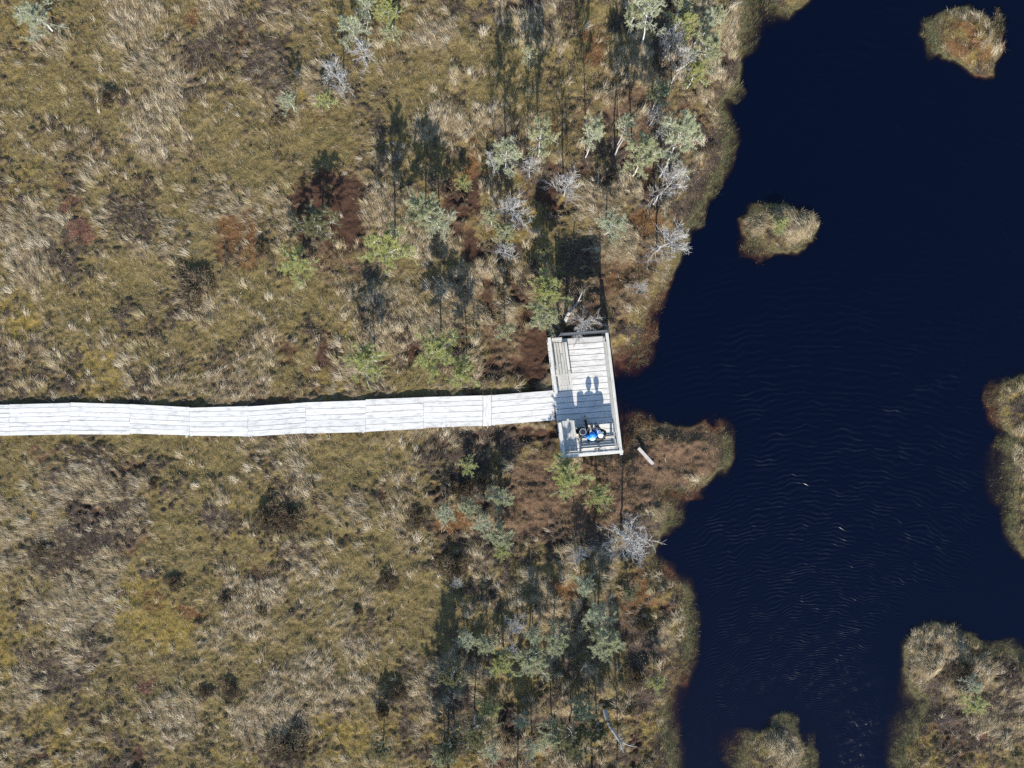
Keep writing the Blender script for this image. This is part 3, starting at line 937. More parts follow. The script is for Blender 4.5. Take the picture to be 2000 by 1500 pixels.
TREES = [
    # crown px, crown py, height m, crown radius m, kind, tilt (east, north) in m over the height, label
    (73, 38, 1.5, .85, 'w', 0, 0, "pale grey pine alone in the top left corner of the bog"),
    (712, 4, 2.0, .6, 'w', 0, 0, "greyish pine cut by the top edge above the row of pale pines"),
    (757, 22, 2.0, .6, 'y', 0, 0, "yellow green pine at the top edge beside a pale grass clump"),
    (762, 62, 1.3, .45, 'g', 0, 0, "little green pine just below the yellow green pine at the top edge"),
    (690, 52, 2.2, .7, 'w', 0, 0, "uppermost pale pine of the slanting row left of the straw field"),
    (703, 98, 2.0, .55, 'd', 0, 0, "bare grey tree in the middle of the slanting row of pale trees"),
    (652, 138, 2.2, .75, 'd', -.2, .1, "bushy bare silver tree at the lower end of the slanting row"),
    (667, 176, .8, .25, 'd', 0, 0, "tiny bare tree just under the bushy silver tree"),
    (562, 200, 1.4, .45, 'w', 0, 0, "small pale pine on a straw tussock left of a dark hollow"),
    (633, 195, 1.2, .45, 'y', 0, 0, "small yellow green pine with black shade behind it on orange moss"),
    (1035, 105, 1.8, .35, 'g', 0, 0, "thin green pine standing alone above the grove in the straw field"),
    (905, 354, 1.0, .35, 'y', 0, 0, "bright little pine on a pale tussock beside a red brown runnel"),
    (752, 482, 3.6, .95, 'y', 0, 0, "yellow green pine with white limbs and the longest lone shadow"),
    (822, 410, 2.6, .8, 'g', 0, 0, "left of two joined pines above the olive mud pool"),
    (850, 428, 2.2, .75, 'w', 0, 0, "paler right hand one of two joined pines above the olive mud pool"),
    (580, 512, 1.6, .8, 'y', 0, 0, "pine with a white slanting stem right of the orange brown patch"),
    (612, 440, 1.8, .9, 'f', 0, 0, "dull dark green pine beside the red brown peat stripe"),
    (720, 702, 2.3, .85, 'y', 0, 0, "leftmost of three bright pines just above the boardwalk"),
    (850, 690, 2.8, 1.0, 'y', 0, 0, "largest middle one of three bright pines just above the boardwalk"),
    (908, 727, 2.9, .62, 'y', 0, 0, "rightmost and lowest of three bright pines just above the boardwalk"),
    (987, 646, 2.3, .4, 'g', 0, 0, "small green pine on straw left of the deck's upper corner"),
    (955, 305, 2.4, .32, 'd', -.35, .3, "slim dead tree with a thin white leaning stem by the red runnel"),
    (990, 302, 3.2, .65, 'w', 0, 0, "pale pine right beside the slim dead leaning stem"),
    (1036, 322, 2.2, .45, 'd', 0, 0, "twiggy grey dead tree under the green crowned pine"),
    (1057, 262, 3.2, .65, 'g', 0, 0, "green crowned pine topmost in the middle of the grove"),
    (1160, 260, 3.6, .55, 'w', 0, 0, "pine with two white stems side by side under a silver crown"),
    (1222, 245, 2.8, .42, 'w', 0, 0, "slim silver pine standing over a broken leaning stem"),
    (1256, 298, 3.6, .78, 'g', -.1, 0, "broad pine with a thick white lit trunk near the shore"),
    (1350, 270, 4.0, .95, 'w', .8, .8, "big leaning pale pine nearest the water's upper bend"),
    (1325, 335, 3.2, .75, 'd', .7, .9, "bare leaning tree under the big pale pine by the bank"),
    (1283, 220, 1.8, .38, 'd', 0, 0, "small bare forked tree above the broad white trunked pine"),
    (1303, 235, 2.0, .35, 'd', .5, .6, "thin bare leaning stem beside the small forked tree"),
    (1110, 356, 2.6, .65, 'd', 0, 0, "bare silver tree standing alone over bare brown mud"),
    (1003, 408, 2.6, .8, 'd', 0, 0, "wide bare grey tree with black shade behind its crown"),
    (958, 425, 1.6, .4, 'g', 0, 0, "small round green pine left of the wide bare grey tree"),
    (986, 453, 1.8, .5, 'g', 0, 0, "green pine directly above the white bare bush on the runnel's edge"),
    (987, 490, 1.6, .55, 'd', 0, 0, "white bare bushy tree at the lower end of the runnel's row"),
    (1065, 488, 1.9, .36, 'f', .15, .3, "dark green pine at the left side of the black square shadow"),
    (1196, 436, 1.9, .7, 'w', .2, .2, "pale pine on a straw mound right of the black square shadow"),
    (1318, 468, 2.6, .9, 'd', .5, .1, "fan shaped bare white tree reaching over the pond above the deck"),
    (1078, 556, 2.5, .8, 'y', .3, .6, "yellow green pine with forked white limbs above the deck"),
    (1066, 616, 1.9, .75, 'g', 0, 0, "grey green pine at the deck's upper left corner"),
    (1140, 632, 1.0, .75, 'd', 0, -.2, "low bare bush of twigs along the deck's upper edge"),
    (1252, 560, .8, .4, 'd', 0, 0, "small whitish bare bush on olive moss near the red bank"),
    (1268, 12, 3.4, .7, 'w', -.3, .3, "pale pine with white forked limbs at the top edge by the shore"),
    (1240, 22, 2.2, .45, 'g', 0, 0, "small green pine left of the white forked pine at the top edge"),
    (1330, 8, 2.6, .6, 'g', 0, 0, "green pine cut by the top edge right of the white forked one"),
    (1342, 52, 2.6, .5, 'y', 0, 0, "bright yellow green pine in the middle of the shore thicket"),
    (1378, 46, 2.4, .6, 'w', 0, 0, "silvery pine between the bright pine and the straw bank"),
    (1318, 68, 2.6, .65, 'd', 0, 0, "tangled bare tree left of the bright yellow green pine"),
    (1385, 98, 2.6, .75, 'g', .2, .1, "spreading green pine over a white branch close to the water"),
    (1345, 112, 2.6, .6, 'd', .3, .2, "bare tree with a thick leaning white trunk in the thicket"),
    (1362, 140, 2.0, .55, 'y', 0, 0, "lowest yellowish pine of the thicket at the pond's upper bend"),
    (1290, 180, 2.0, .5, 'g', 0, 0, "light green pine beside the longest black stem shadow"),
    (1395, 30, 2.0, .5, 'g', 0, 0, "small green pine closest to the water at the top"),
    (1112, 925, 2.0, .85, 'y', 0, 0, "bright pine right below the lower left corner of the deck"),
    (1173, 966, 1.4, .6, 'y', 0, 0, "low yellowish pine below the middle of the deck"),
    (914, 912, .8, .42, 'y', 0, 0, "bright little pine left of the dark heather below the boardwalk"),
    (872, 1003, 1.2, .5, 'w', 0, 0, "pale small pine over orange moss at the thicket's left side"),
    (918, 992, 1.3, .5, 'g', 0, 0, "small green pine right beside the pale one over orange moss"),
    (978, 972, 1.6, .55, 'g', 0, 0, "grey green pine in the middle of the thicket below the boardwalk"),
    (945, 1022, 1.6, .5, 'w', 0, 0, "pale tufted pine under the grey green pine in the thicket"),
    (972, 1048, 1.9, .6, 'g', 0, 0, "larger grey green pine right of the pale tufted one"),
    (980, 1078, 1.4, .4, 'y', 0, 0, "yellow green pine with orange moss at its lower side"),
    (893, 1136, .9, .28, 'd', 0, 0, "little white bare bush under the black heather dome"),
    (1234, 1058, 2.6, 1.0, 'd', .2, .1, "great bare white tree spreading over the shore below the deck"),
    (1132, 1086, 1.0, .5, 'd', 0, 0, "brownish bare twig bush left of the great white tree"),
    (1140, 1145, 1.9, .55, 'w', 0, 0, "pale hanging pine between dark stem shadows below the twig bush"),
    (1170, 1195, 2.0, .65, 'w', 0, 0, "silvery pine right beside the pinkish brown heath track"),
    (1178, 1248, 2.2, .8, 'g', 0, 0, "broad grey green pine at the lower end of the heath track"),
    (1010, 1222, 1.6, .5, 'd', 0, 0, "bare silver bush with a fan of twigs beside a brown hollow"),
    (1042, 1240, 1.9, .45, 'w', 0, 0, "slim silvery pine right of the bare fan of twigs"),
    (1086, 1250, 2.0, .62, 'g', 0, 0, "green pine with pale stems left of the blue black shade"),
    (950, 1258, 1.4, .5, 'g', 0, 0, "low green pine left of a thin white standing stick"),
    (912, 1247, 1.3, .5, 'w', 0, 0, "pale bushy pine at the left rim of the lower thicket"),
    (1038, 1290, 1.8, .75, 'g', 0, 0, "wide grey green pine above the dark band of shade"),
    (985, 1296, 1.3, .6, 'y', 0, 0, "yellowish low pine with a whitish middle on straw"),
    (1000, 1265, 1.0, .4, 'd', 0, 0, "small bare bush over a white grass clump right of the stick"),
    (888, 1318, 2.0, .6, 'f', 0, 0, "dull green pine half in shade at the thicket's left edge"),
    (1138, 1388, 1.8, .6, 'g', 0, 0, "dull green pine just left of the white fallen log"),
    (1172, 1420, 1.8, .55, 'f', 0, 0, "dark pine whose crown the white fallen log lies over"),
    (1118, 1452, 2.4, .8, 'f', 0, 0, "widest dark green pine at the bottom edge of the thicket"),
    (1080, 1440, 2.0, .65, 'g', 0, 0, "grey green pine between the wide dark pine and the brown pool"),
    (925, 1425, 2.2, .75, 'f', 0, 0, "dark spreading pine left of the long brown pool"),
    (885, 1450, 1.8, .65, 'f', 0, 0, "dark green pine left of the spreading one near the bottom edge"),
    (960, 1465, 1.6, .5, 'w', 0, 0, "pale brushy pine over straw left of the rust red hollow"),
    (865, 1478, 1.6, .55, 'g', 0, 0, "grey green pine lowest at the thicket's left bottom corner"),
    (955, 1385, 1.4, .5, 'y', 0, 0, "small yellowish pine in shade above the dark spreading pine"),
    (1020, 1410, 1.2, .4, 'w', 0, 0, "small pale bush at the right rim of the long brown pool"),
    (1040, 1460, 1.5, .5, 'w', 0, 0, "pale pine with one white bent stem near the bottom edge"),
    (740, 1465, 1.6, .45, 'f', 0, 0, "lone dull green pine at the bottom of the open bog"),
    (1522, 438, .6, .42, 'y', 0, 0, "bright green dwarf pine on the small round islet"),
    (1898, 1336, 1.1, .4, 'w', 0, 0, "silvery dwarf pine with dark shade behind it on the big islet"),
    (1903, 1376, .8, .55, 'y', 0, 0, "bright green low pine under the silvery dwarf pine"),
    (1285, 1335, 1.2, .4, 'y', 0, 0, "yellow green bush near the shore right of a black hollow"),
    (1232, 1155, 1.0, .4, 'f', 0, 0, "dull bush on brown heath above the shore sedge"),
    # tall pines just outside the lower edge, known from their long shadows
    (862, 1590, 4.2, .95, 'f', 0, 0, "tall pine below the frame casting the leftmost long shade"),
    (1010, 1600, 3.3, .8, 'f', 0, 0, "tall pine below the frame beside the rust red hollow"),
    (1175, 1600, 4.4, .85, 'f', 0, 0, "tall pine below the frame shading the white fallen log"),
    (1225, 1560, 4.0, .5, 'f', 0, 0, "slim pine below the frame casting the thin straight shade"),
]
NAMES = {'d': ("bare_tree", "bare tree", "bare dead trees of the bog"), 'x': ("bog_pine", "pine", "small pines of the bog")}
for i, (px, py, h, r, kind, tx, ty, label) in enumerate(TREES):
    if py < 480 and px > 930:
        h *= 1.22
    nm, cat, grp = NAMES['d' if kind == 'd' else 'x']
    c = pw(px, py, 0.78 * h)
    bx, by = c.x - tx * 0.78, c.y - ty * 0.78
    m1, m2, m3 = PROTO[kind][i % len(PROTO[kind])]
    bz = zg(bx, by) if abs(by) < 22 else 0.0
    root = empty(nm, (bx, by, max(bz, ZW) - 0.03))
    hs = h * 1.0
    rs = 1.24 * r / 0.31
    rz = R.uniform(0, 6.28)
    sh = Matrix(((1, 0, tx / h, 0), (0, 1, ty / h, 0), (0, 0, 1, 0), (0, 0, 0, 1)))
    B = sh @ Matrix.Rotation(rz, 4, 'Z') @ Matrix.Diagonal((rs, rs, hs, 1))
    tag(root, label, cat, grp)
    for nm2, m in (("trunk", m1), ("branches", m2), ("crown", m3)):
        if m is None:
            continue
        o = bpy.data.objects.new(nm2, m)
        C.objects.link(o)
        o.parent = root
        o.matrix_local = B

# ------------------------------------------------------------------ heather domes
def heather_meshes(seed):
    rng = np.random.default_rng(seed)
    n = 1500
    az = rng.uniform(0, 2 * math.pi, n)
    u = np.sqrt(rng.uniform(0, 1, n))
    lump = 1 + 0.28 * np.sin(az * 3 + seed) + 0.18 * np.sin(az * 5 + 2 * seed)
    x = np.cos(az) * u * lump
    y = np.sin(az) * u * lump
    z = np.sqrt(np.clip(1 - u ** 2, 0, 1)) * rng.uniform(0.55, 1.0, n) * (0.8 + 0.3 * np.sin(x * 5 + seed) * np.cos(y * 4))
    P = np.stack([x, y, z * 0.8], -1)
    cols = np.array([lin(104, 92, 76, KA), lin(120, 110, 84, KA), lin(86, 73, 64, KA), lin(150, 138, 116, KA), lin(116, 92, 72, KA)])[rng.choice(5, n, p=[.28, .26, .2, .14, .12])]
    a2 = az + rng.normal(0, 0.7, n)
    e2 = np.clip(1.35 - 0.9 * u + rng.normal(0, 0.3, n), 0.1, 1.5)
    V, F, CC = blades(P, a2, e2, rng.uniform(0.14, 0.34, n), rng.uniform(0.03, 0.055, n), cols, 0, 1.2, True)
    fol = np_mesh("foliage", V, F, M_BLADE, CC)
    st = Acc()
    for i in range(40):
        q = rng.uniform(0, 2 * math.pi)
        rr = rng.uniform(0.2, 0.9)
        st.add(tube([[0.1 * math.cos(q), 0.1 * math.sin(q), 0], [rr * 0.6 * math.cos(q), rr * 0.6 * math.sin(q), 0.45], [rr * math.cos(q), rr * math.sin(q), 0.75 * math.sqrt(max(0.05, 1 - rr * rr))]], [0.02, 0.014, 0.007], 3))
    V, F = st.arr()
    return fol, np_mesh("stems", V, F, M_STEM)


M_STEM = plain("heather_stem", (0.06, 0.045, 0.035), 0.9, 0.3, 20)
HP = [heather_meshes(s) for s in (3, 5, 8)]
HEATHER = [
    (211, 193, .45, .45, "dark brown heather dome inside the pale straw field"),
    (378, 556, 1.0, .55, "round dark heather dome right of centre in the left bog"),
    (522, 1015, .75, .55, "left half of the double black heather mound below the boardwalk"),
    (566, 1012, .70, .55, "right half of the double black heather mound below the boardwalk"),
    (888, 1108, .75, .6, "black rounded heather dome with a stem shadow running up from it"),
    (756, 1136, .55, .4, "grey black heather tuft between two yellow moss spots"),
    (697, 1195, .26, .3, "tiny black heather tuft left of a white speck of grass"),
    (772, 1352, .50, .45, "dark heather dome at the right side of the pale grass"),
    (745, 1392, .35, .4, "narrow black heather tuft below the dark dome by the pale grass"),
    (566, 1462, 1.0, .6, "broad black heather mound at the bottom edge of the open bog"),
    (338, 1138, .45, .4, "dark heather tuft above white lichen and orange moss"),
    (80, 1080, .55, .35, "dark green heather tuft near the left edge"),
    (902, 955, .55, .5, "black heather bush under the bright little pine"),
    (942, 938, .5, .5, "purple black heather bush right of the bright little pine"),
    (812, 1012, .6, .4, "grey brown heather dome ringed by pale grass"),
    (1260, 1222, .38, .5, "black bush above the yellow grass near the shore"),
    (1243, 1322, .5, .55, "black hollow bush left of the yellow green shore bush"),
    (1885, 1312, .55, .4, "dark heather on the big islet behind the silvery dwarf pine"),
    (512, 1192, .3, .3, "small dark heather tuft in the straw left of the pale streaks"),
    (450, 1350, .45, .35, "dark grey heather tuft right of the rusty red hummock"),
    (400, 1352, .35, .3, "low dark ring of heather just right of the rusty red hummock"),
    (1165, 1000, .35, .35, "small dark heather tuft under the low yellowish pine"),
    (640, 195, .35, .4, "dark bush put in for the black shade behind the small pine"),  # stands in for the shade behind the pine
    (545, 228, .5, .35, "dark heather left of the small pale pine on a straw tussock"),
    (510, 480, .35, .35, "dark green tuft beside the pine with the white slanting stem"),
    (1230, 1385, .3, .35, "small dark tuft beside the yellow moss at the shore"),
    (440, 1172, .35, .3, "small grey heather tuft right of the orange moss patch"),
    (300, 945, .3, .25, "tiny dark tuft above the round twig nest of grass"),
]
for i, (px, py, r, h, label) in enumerate(HEATHER):
    p = pw(px, py, h * 0.4)
    root = empty("heather_bush", (p.x, p.y, zg(p.x, p.y) - 0.03))
    tag(root, label, "heather bush", "dark heather bushes")
    B = Matrix.Rotation(R.uniform(0, 6.28), 4, 'Z') @ Matrix.Diagonal((r, r * 0.85, h, 1))
    for nm2, m in (("foliage", HP[i % 3][0]), ("stems", HP[i % 3][1])):
        o = bpy.data.objects.new(nm2, m)
        C.objects.link(o)
        o.parent = root
        o.matrix_local = B

# ------------------------------------------------------------------ boards
class Boards:
    """collects planks; grain attribute runs along each plank"""
    def __init__(self):
        self.V, self.F, self.G, self.Cc = [], [], [], []

    def beam(self, a, b, w, h, tone=None, up=None, taper=1.0, cut=0.0):
        a, b = Vector(a), Vector(b)
        t = (b - a)
        ln = t.length
        t.normalize()
        u = Vector(up) if up is not None else Vector((0, 0, 1))
        s = t.cross(u)
        if s.length < 1e-4:
            s = t.cross(Vector((1, 0, 0)))
        s.normalize()
        u = s.cross(t)
        u.normalize()
        tone = tone if tone is not None else R.uniform(0.86, 1.06)
        go = R.uniform(0, 50)
        n0 = len(self.V)
        bev = min(w, h) * 0.12
        prof = [(-w / 2, -h / 2), (w / 2, -h / 2), (w / 2, h / 2 - bev), (w / 2 - bev, h / 2), (-w / 2 + bev, h / 2), (-w / 2, h / 2 - bev)]
        for e, (p, sc) in enumerate(((a, 1.0), (b, taper))):
            for (x, y) in prof:
                self.V.append(tuple(p + s * (x * sc) + u * (y * sc)))
                self.G.append((go + e * ln, go * 0.37 + x, y))
                self.Cc.append((tone, tone, tone))
        k = len(prof)
        for i in range(k):
            self.F.append((n0 + i, n0 + (i + 1) % k, n0 + k + (i + 1) % k, n0 + k + i))
        self.F.append((n0 + 0, n0 + 5, n0 + 2, n0 + 1))
        self.F.append((n0 + 5, n0 + 4, n0 + 3, n0 + 2))
        self.F.append((n0 + k, n0 + k + 1, n0 + k + 2, n0 + k + 5))
        self.F.append((n0 + k + 5, n0 + k + 2, n0 + k + 3, n0 + k + 4))
        return self

    def slab(self, c4, h, tone=None):
        """plank from 4 plan corners (in order along one edge then back), thickness h below them"""
        tone = tone if tone is not None else R.uniform(0.86, 1.06)
        go = R.uniform(0, 50)
        n0 = len(self.V)
        c4 = [Vector(c) for c in c4]
        ln = (c4[1] - c4[0]).length
        wd = (c4[3] - c4[0]).length
        gg = [(0, 0), (ln, 0), (ln, wd), (0, wd)]
        for dz in (0, -h):
            for c, q in zip(c4, gg):
                self.V.append((c.x, c.y, c.z + dz))
                self.G.append((go + q[0], go * 0.37 + q[1], 0))
                self.Cc.append((tone, tone, tone))
        self.F += [(n0, n0 + 1, n0 + 2, n0 + 3), (n0 + 7, n0 + 6, n0 + 5, n0 + 4)]
        for i in range(4):
            j = (i + 1) % 4
            self.F.append((n0 + i, n0 + 4 + i, n0 + 4 + j, n0 + j))
        return self

    def build(self, name, mat, parent=None):
        me = np_mesh(name, self.V, self.F, mat, np.array(self.Cc))
        a = me.attributes.new("grain", 'FLOAT_VECTOR', 'POINT')
        a.data.foreach_set("vector", np.array(self.G, dtype=np.float32).ravel())
        bm = bmesh.new()
        bm.from_mesh(me)
        bmesh.ops.recalc_face_normals(bm, faces=bm.faces)
        bm.to_mesh(me)
        bm.free()
        return obj(name, me, parent)


# boardwalk: joints seen in the photo (x top, y top, x bottom, y bottom)
JO = [(-220, 792, 854), (-100, 789, 851), (18, 789.5, 850), (137, 786.5, 847.5), (253, 790, 848), (370, 796, 851.5), (484, 793, 853), (597, 785, 846), (714, 781, 843),
      (827, 776.5, 836.5), (943, 773, 832.5), (960, 771.5, 831.5), (1083, 762, 822)]
walk = empty("boardwalk", pw(540, 820, 0))
tag(walk, "long sun bleached plank boardwalk crossing the bog to the deck", "boardwalk")
inv = Matrix.Translation(-walk.location)


def rel(o):
    o.matrix_parent_inverse = inv
    return o


for i in range(len(JO) - 1):
    xa, ta, ba = JO[i]
    xb, tb, bb = JO[i + 1]
    z = 0.20 + 0.12 * max(0.0, (xa - 700) / 400.0)
    zb = 0.20 + 0.12 * max(0.0, (xb - 700) / 400.0)
    bd = Boards()
    if i == 10:                                # the single cross board
        bd.slab([pw(xa + .5, ba, z + .03), pw(xa + .5, ta, z + .03), pw(xb - .5, tb, z + .03), pw(xb - .5, bb, z + .03)], 0.045, 0.97)
    else:
        n = [6, 7, 7, 7, 6, 6, 6, 5, 5, 6, 5, 5, 6][i]
        cuts = [k / n + (R.uniform(-.02, .02) if 0 < k < n else 0) for k in range(n + 1)]
        ot, ob = R.uniform(-1.2, 1.2), R.uniform(-1.2, 1.2)
        for k in range(n):
            ga = R.uniform(0.25, 0.9)
            gb = R.uniform(0.25, 0.9)
            dz = R.uniform(-.006, .006)
            ya0 = ta + ot + (ba + ob - ta - ot) * cuts[k] + ga / 2
            ya1 = ta + ot + (ba + ob - ta - ot) * cuts[k + 1] - ga / 2
            yb0 = tb + ot + (bb + ob - tb - ot) * cuts[k] + gb / 2
            yb1 = tb + ot + (bb + ob - tb - ot) * cuts[k + 1] - gb / 2
            ea, eb = R.uniform(-.1, .35), R.uniform(-.1, .35)
            bd.slab([pw(xa + ea, ya1, z + dz), pw(xb - eb, yb1, zb + dz), pw(xb - eb, yb0, zb + dz), pw(xa + ea, ya0, z + dz)], 0.05, R.uniform(0.9, 1.05))
    rel(bd.build("plank_panel" if i != 10 else "cross_board", M_WOOD, walk))
    js = Boards()
    for f in (0.04, 0.5, 0.96):
        if i == 10:
            continue
        x = xa + (xb - xa) * f
        yt = ta + (tb - ta) * f
        yb_ = ba + (bb - ba) * f
        e = 3.0 if (i in (4, 7) and f == 0.96) else 0.0
        js.beam(pw(x, yt, z - .11), pw(x, yb_ + e, z - .11), 0.12, 0.10, 0.9)
    if i != 10:
        rel(js.build("joist", M_RAIL, walk))

# deck: a parallelogram of boards, u runs right, v runs down (south)
DZ = 0.36
TLc, TRc, BRc, BLc = pw(1068, 664, DZ), pw(1181, 656, DZ), pw(1208, 881, DZ), pw(1096, 890, DZ)


def dk(u, v, z=0.0):
    p = (TLc * (1 - u) + TRc * u) * (1 - v) + (BLc * (1 - u) + BRc * u) * v
    return Vector((p.x, p.y, DZ + z))


DU, DV = (TRc - TLc).length, (BLc - TLc).length
deck = empty("viewing_deck", dk(0.5, 0.5))
deck.location.z = 0.0
tag(deck, "weathered wooden viewing deck with railings at the pond's edge", "viewing deck")
inv = Matrix.Translation(-deck.location)
bd = Boards()
nb = 20
for k in range(nb):
    v0, v1 = k / nb, (k + 1) / nb
    gp = R.uniform(0.0012, 0.0026)
    dz = R.uniform(-.004, .004)
    tone = R.uniform(0.94, 1.05) if k > 0 else 0.80
    bd.slab([dk(0.0, v1 - gp, dz), dk(1.0, v1 - gp, dz), dk(1.0, v0 + gp, dz), dk(0.0, v0 + gp, dz)], 0.05, tone)
rel(bd.build("deck_boards", M_WOOD, deck))
fr = Boards()
for v in (0.004, 0.25, 0.5, 0.75, 0.996):
    fr.beam(dk(0.0, v, -.15), dk(1.0, v, -.15), 0.09, 0.18, 0.8)
rel(fr.build("joist", M_RAIL, deck))
for u in (0.03, 0.97):
    for v in (0.02, 0.5, 0.98):
        lg = Boards()
        lg.beam(dk(u, v, -.25), dk(u, v, -1.6), 0.14, 0.14, 0.75)
        rel(lg.build("pile", M_RAIL, deck))

RH = 1.12
# right railing
ps = Boards()
for v in (0.02, 0.26, 0.5, 0.74, 0.985):
    po = Boards()
    po.beam(dk(0.985, v, -.2), dk(0.985, v, RH - .03), 0.10, 0.10, 0.95, up=(0, 1, 0))
    rel(po.build("post", M_RAIL, deck))
rl = Boards()
rl.beam(dk(0.985, -0.012, RH), dk(0.985, 1.012, RH), 0.145, 0.045, 1.15)
rel(rl.build("top_rail", M_RAIL, deck))
rl = Boards()
rl.beam(dk(0.952, 0.06, RH - .12), dk(0.952, 0.99, RH - .12), 0.035, 0.13, 1.15)
rl.beam(dk(0.952, 0.02, 0.66), dk(0.952, 0.99, 0.66), 0.03, 0.12, 1.05)
rl.beam(dk(0.952, 0.02, 0.32), dk(0.952, 0.99, 0.32), 0.03, 0.12, 1.0)
rel(rl.build("side_rail", M_RAIL, deck))
# bottom (south) railing with closely set boards
for u in (0.02, 0.34, 0.66, 0.985):
    po = Boards()
    po.beam(dk(u, 0.985, -.2), dk(u, 0.985, RH - .03), 0.10, 0.10, 0.95, up=(0, 1, 0))
    rel(po.build("post", M_RAIL, deck))
rl = Boards()
rl.beam(dk(-0.01, 0.985, RH + .003), dk(1.02, 0.985, RH + .003), 0.15, 0.045, 1.25)
rel(rl.build("top_rail", M_RAIL, deck))
rl = Boards()
for z in (1.045, 0.912):
    rl.beam(dk(0.04, 0.966, z), dk(0.95, 0.966, z), 0.03, 0.134, 1.0)
rl.beam(dk(0.04, 0.966, 0.820), dk(0.95, 0.966, 0.820), 0.03, 0.05, 1.0)
for z in (0.65,):
    rl.beam(dk(0.04, 0.966, z), dk(0.95, 0.966, z), 0.03, 0.06, 1.0)
rel(rl.build("board_panel", M_RAIL, deck))
# left railing, in two lengths either side of the boardwalk's opening
for (va, vb, vs) in ((0.0, 0.455, (0.02, 0.23, 0.44)), (0.71, 0.985, (0.72, 0.97))):
    for v in vs:
        po = Boards()
        po.beam(dk(0.02, v, -.2), dk(0.02, v, RH - .03), 0.10, 0.10, 0.95, up=(0, 1, 0))
        rel(po.build("post", M_RAIL, deck))
    rl = Boards()
    rl.beam(dk(0.02, va - .006, RH), dk(0.02, vb + .006, RH), 0.15, 0.045, 1.2)
    rel(rl.build("top_rail", M_RAIL, deck))
    rl = Boards()
    for z in (0.96, 0.72, 0.48, 0.24):
        rl.beam(dk(0.052, va + .01, z), dk(0.052, vb - .01, z), 0.03, 0.15, 1.0)
    rel(rl.build("side_rail", M_RAIL, deck))
# short return of the railing at the upper end
po = Boards()
po.beam(dk(0.21, 0.01, -.2), dk(0.21, 0.01, RH - .03), 0.09, 0.09, 0.9, up=(0, 1, 0))
rel(po.build("post", M_RAIL, deck))
rl = Boards()
rl.beam(dk(0.06, 0.01, RH - .003), dk(0.23, 0.01, RH - .003), 0.14, 0.045, 1.1)
rl.beam(dk(0.07, 0.028, RH - .25), dk(0.23, 0.028, RH - .25), 0.03, 0.14, 1.1)
rel(rl.build("end_rail", M_RAIL, deck))

# made-up dark screen on two posts, added to throw the big square shadow
scr = empty("shadow_screen", dk(0.6, -0.03))
scr.location.z = 0.0
tag(scr, "dark screen added on two posts to cast the square shadow above the deck", "screen")
inv = Matrix.Translation(-scr.location)
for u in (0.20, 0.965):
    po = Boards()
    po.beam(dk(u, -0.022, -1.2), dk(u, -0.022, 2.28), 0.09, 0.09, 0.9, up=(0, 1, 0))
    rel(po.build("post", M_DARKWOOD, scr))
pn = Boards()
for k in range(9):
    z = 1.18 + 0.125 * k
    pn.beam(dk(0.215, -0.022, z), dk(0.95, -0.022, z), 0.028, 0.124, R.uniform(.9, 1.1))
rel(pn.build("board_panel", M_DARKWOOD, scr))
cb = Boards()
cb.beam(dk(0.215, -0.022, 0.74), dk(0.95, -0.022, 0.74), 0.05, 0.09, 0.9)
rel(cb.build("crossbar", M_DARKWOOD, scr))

# long slatted bench along the upper left railing
bn = empty("slatted_bench", dk(0.2, 0.23))
bn.location.z = DZ
tag(bn, "long slatted bench of lengthwise grey planks along the left railing", "bench")
inv = Matrix.Translation(-bn.location)
sl = Boards()
for k, (u, w_) in enumerate(((0.108, 0.118), (0.156, 0.115), (0.204, 0.118), (0.251, 0.112), (0.300, 0.12))):
    cut = R.uniform(0.12, 0.3)
    t = [1.0, 0.9, 1.05, 0.9, 1.2][k]
    sl.beam(dk(u, 0.035, 0.44), dk(u + .006, cut, 0.44), w_, 0.035, t)
    sl.beam(dk(u + .006, cut + .004, 0.44), dk(u + .01, 0.44, 0.44), w_, 0.035, t * R.uniform(.9, 1.1))
rel(sl.build("seat", M_RAIL, bn))
for v in (0.08, 0.4):
    lg = Boards()
    lg.beam(dk(0.10, v, 0.37), dk(0.31, v, 0.37), 0.07, 0.09, 0.8)
    lg.beam(dk(0.12, v, 0.33), dk(0.12, v, 0.0), 0.07, 0.07, 0.8, up=(0, 1, 0))
    lg.beam(dk(0.29, v, 0.33), dk(0.29, v, 0.0), 0.07, 0.07, 0.8, up=(0, 1, 0))
    rel(lg.build("leg", M_RAIL, bn))

# plank table in the lower left corner
tb = empty("plank_table", dk(0.17, 0.84))
tb.location.z = DZ
tag(tb, "grey plank table in the deck's lower left corner", "table")
inv = Matrix.Translation(-tb.location)
tp = Boards()
for k, u in enumerate((0.085, 0.127, 0.170, 0.213, 0.256)):
    e0 = 0.695 + (0.0 if k != 2 else -0.012) + R.uniform(0, .004)
    tp.beam(dk(u, e0, 0.78), dk(u, 0.955, 0.78), 0.112, 0.04, R.uniform(.95, 1.15))
rel(tp.build("table_top", M_RAIL, tb))
for v in (0.74, 0.91):
    lg = Boards()
    lg.beam(dk(0.09, v, 0.72), dk(0.25, v, 0.72), 0.07, 0.07, 0.8)
    lg.beam(dk(0.11, v, 0.69), dk(0.11, v, 0.0), 0.08, 0.08, 0.8, up=(0, 1, 0))
    lg.beam(dk(0.23, v, 0.69), dk(0.23, v, 0.0), 0.08, 0.08, 0.8, up=(0, 1, 0))
    rel(lg.build("leg", M_RAIL, tb))

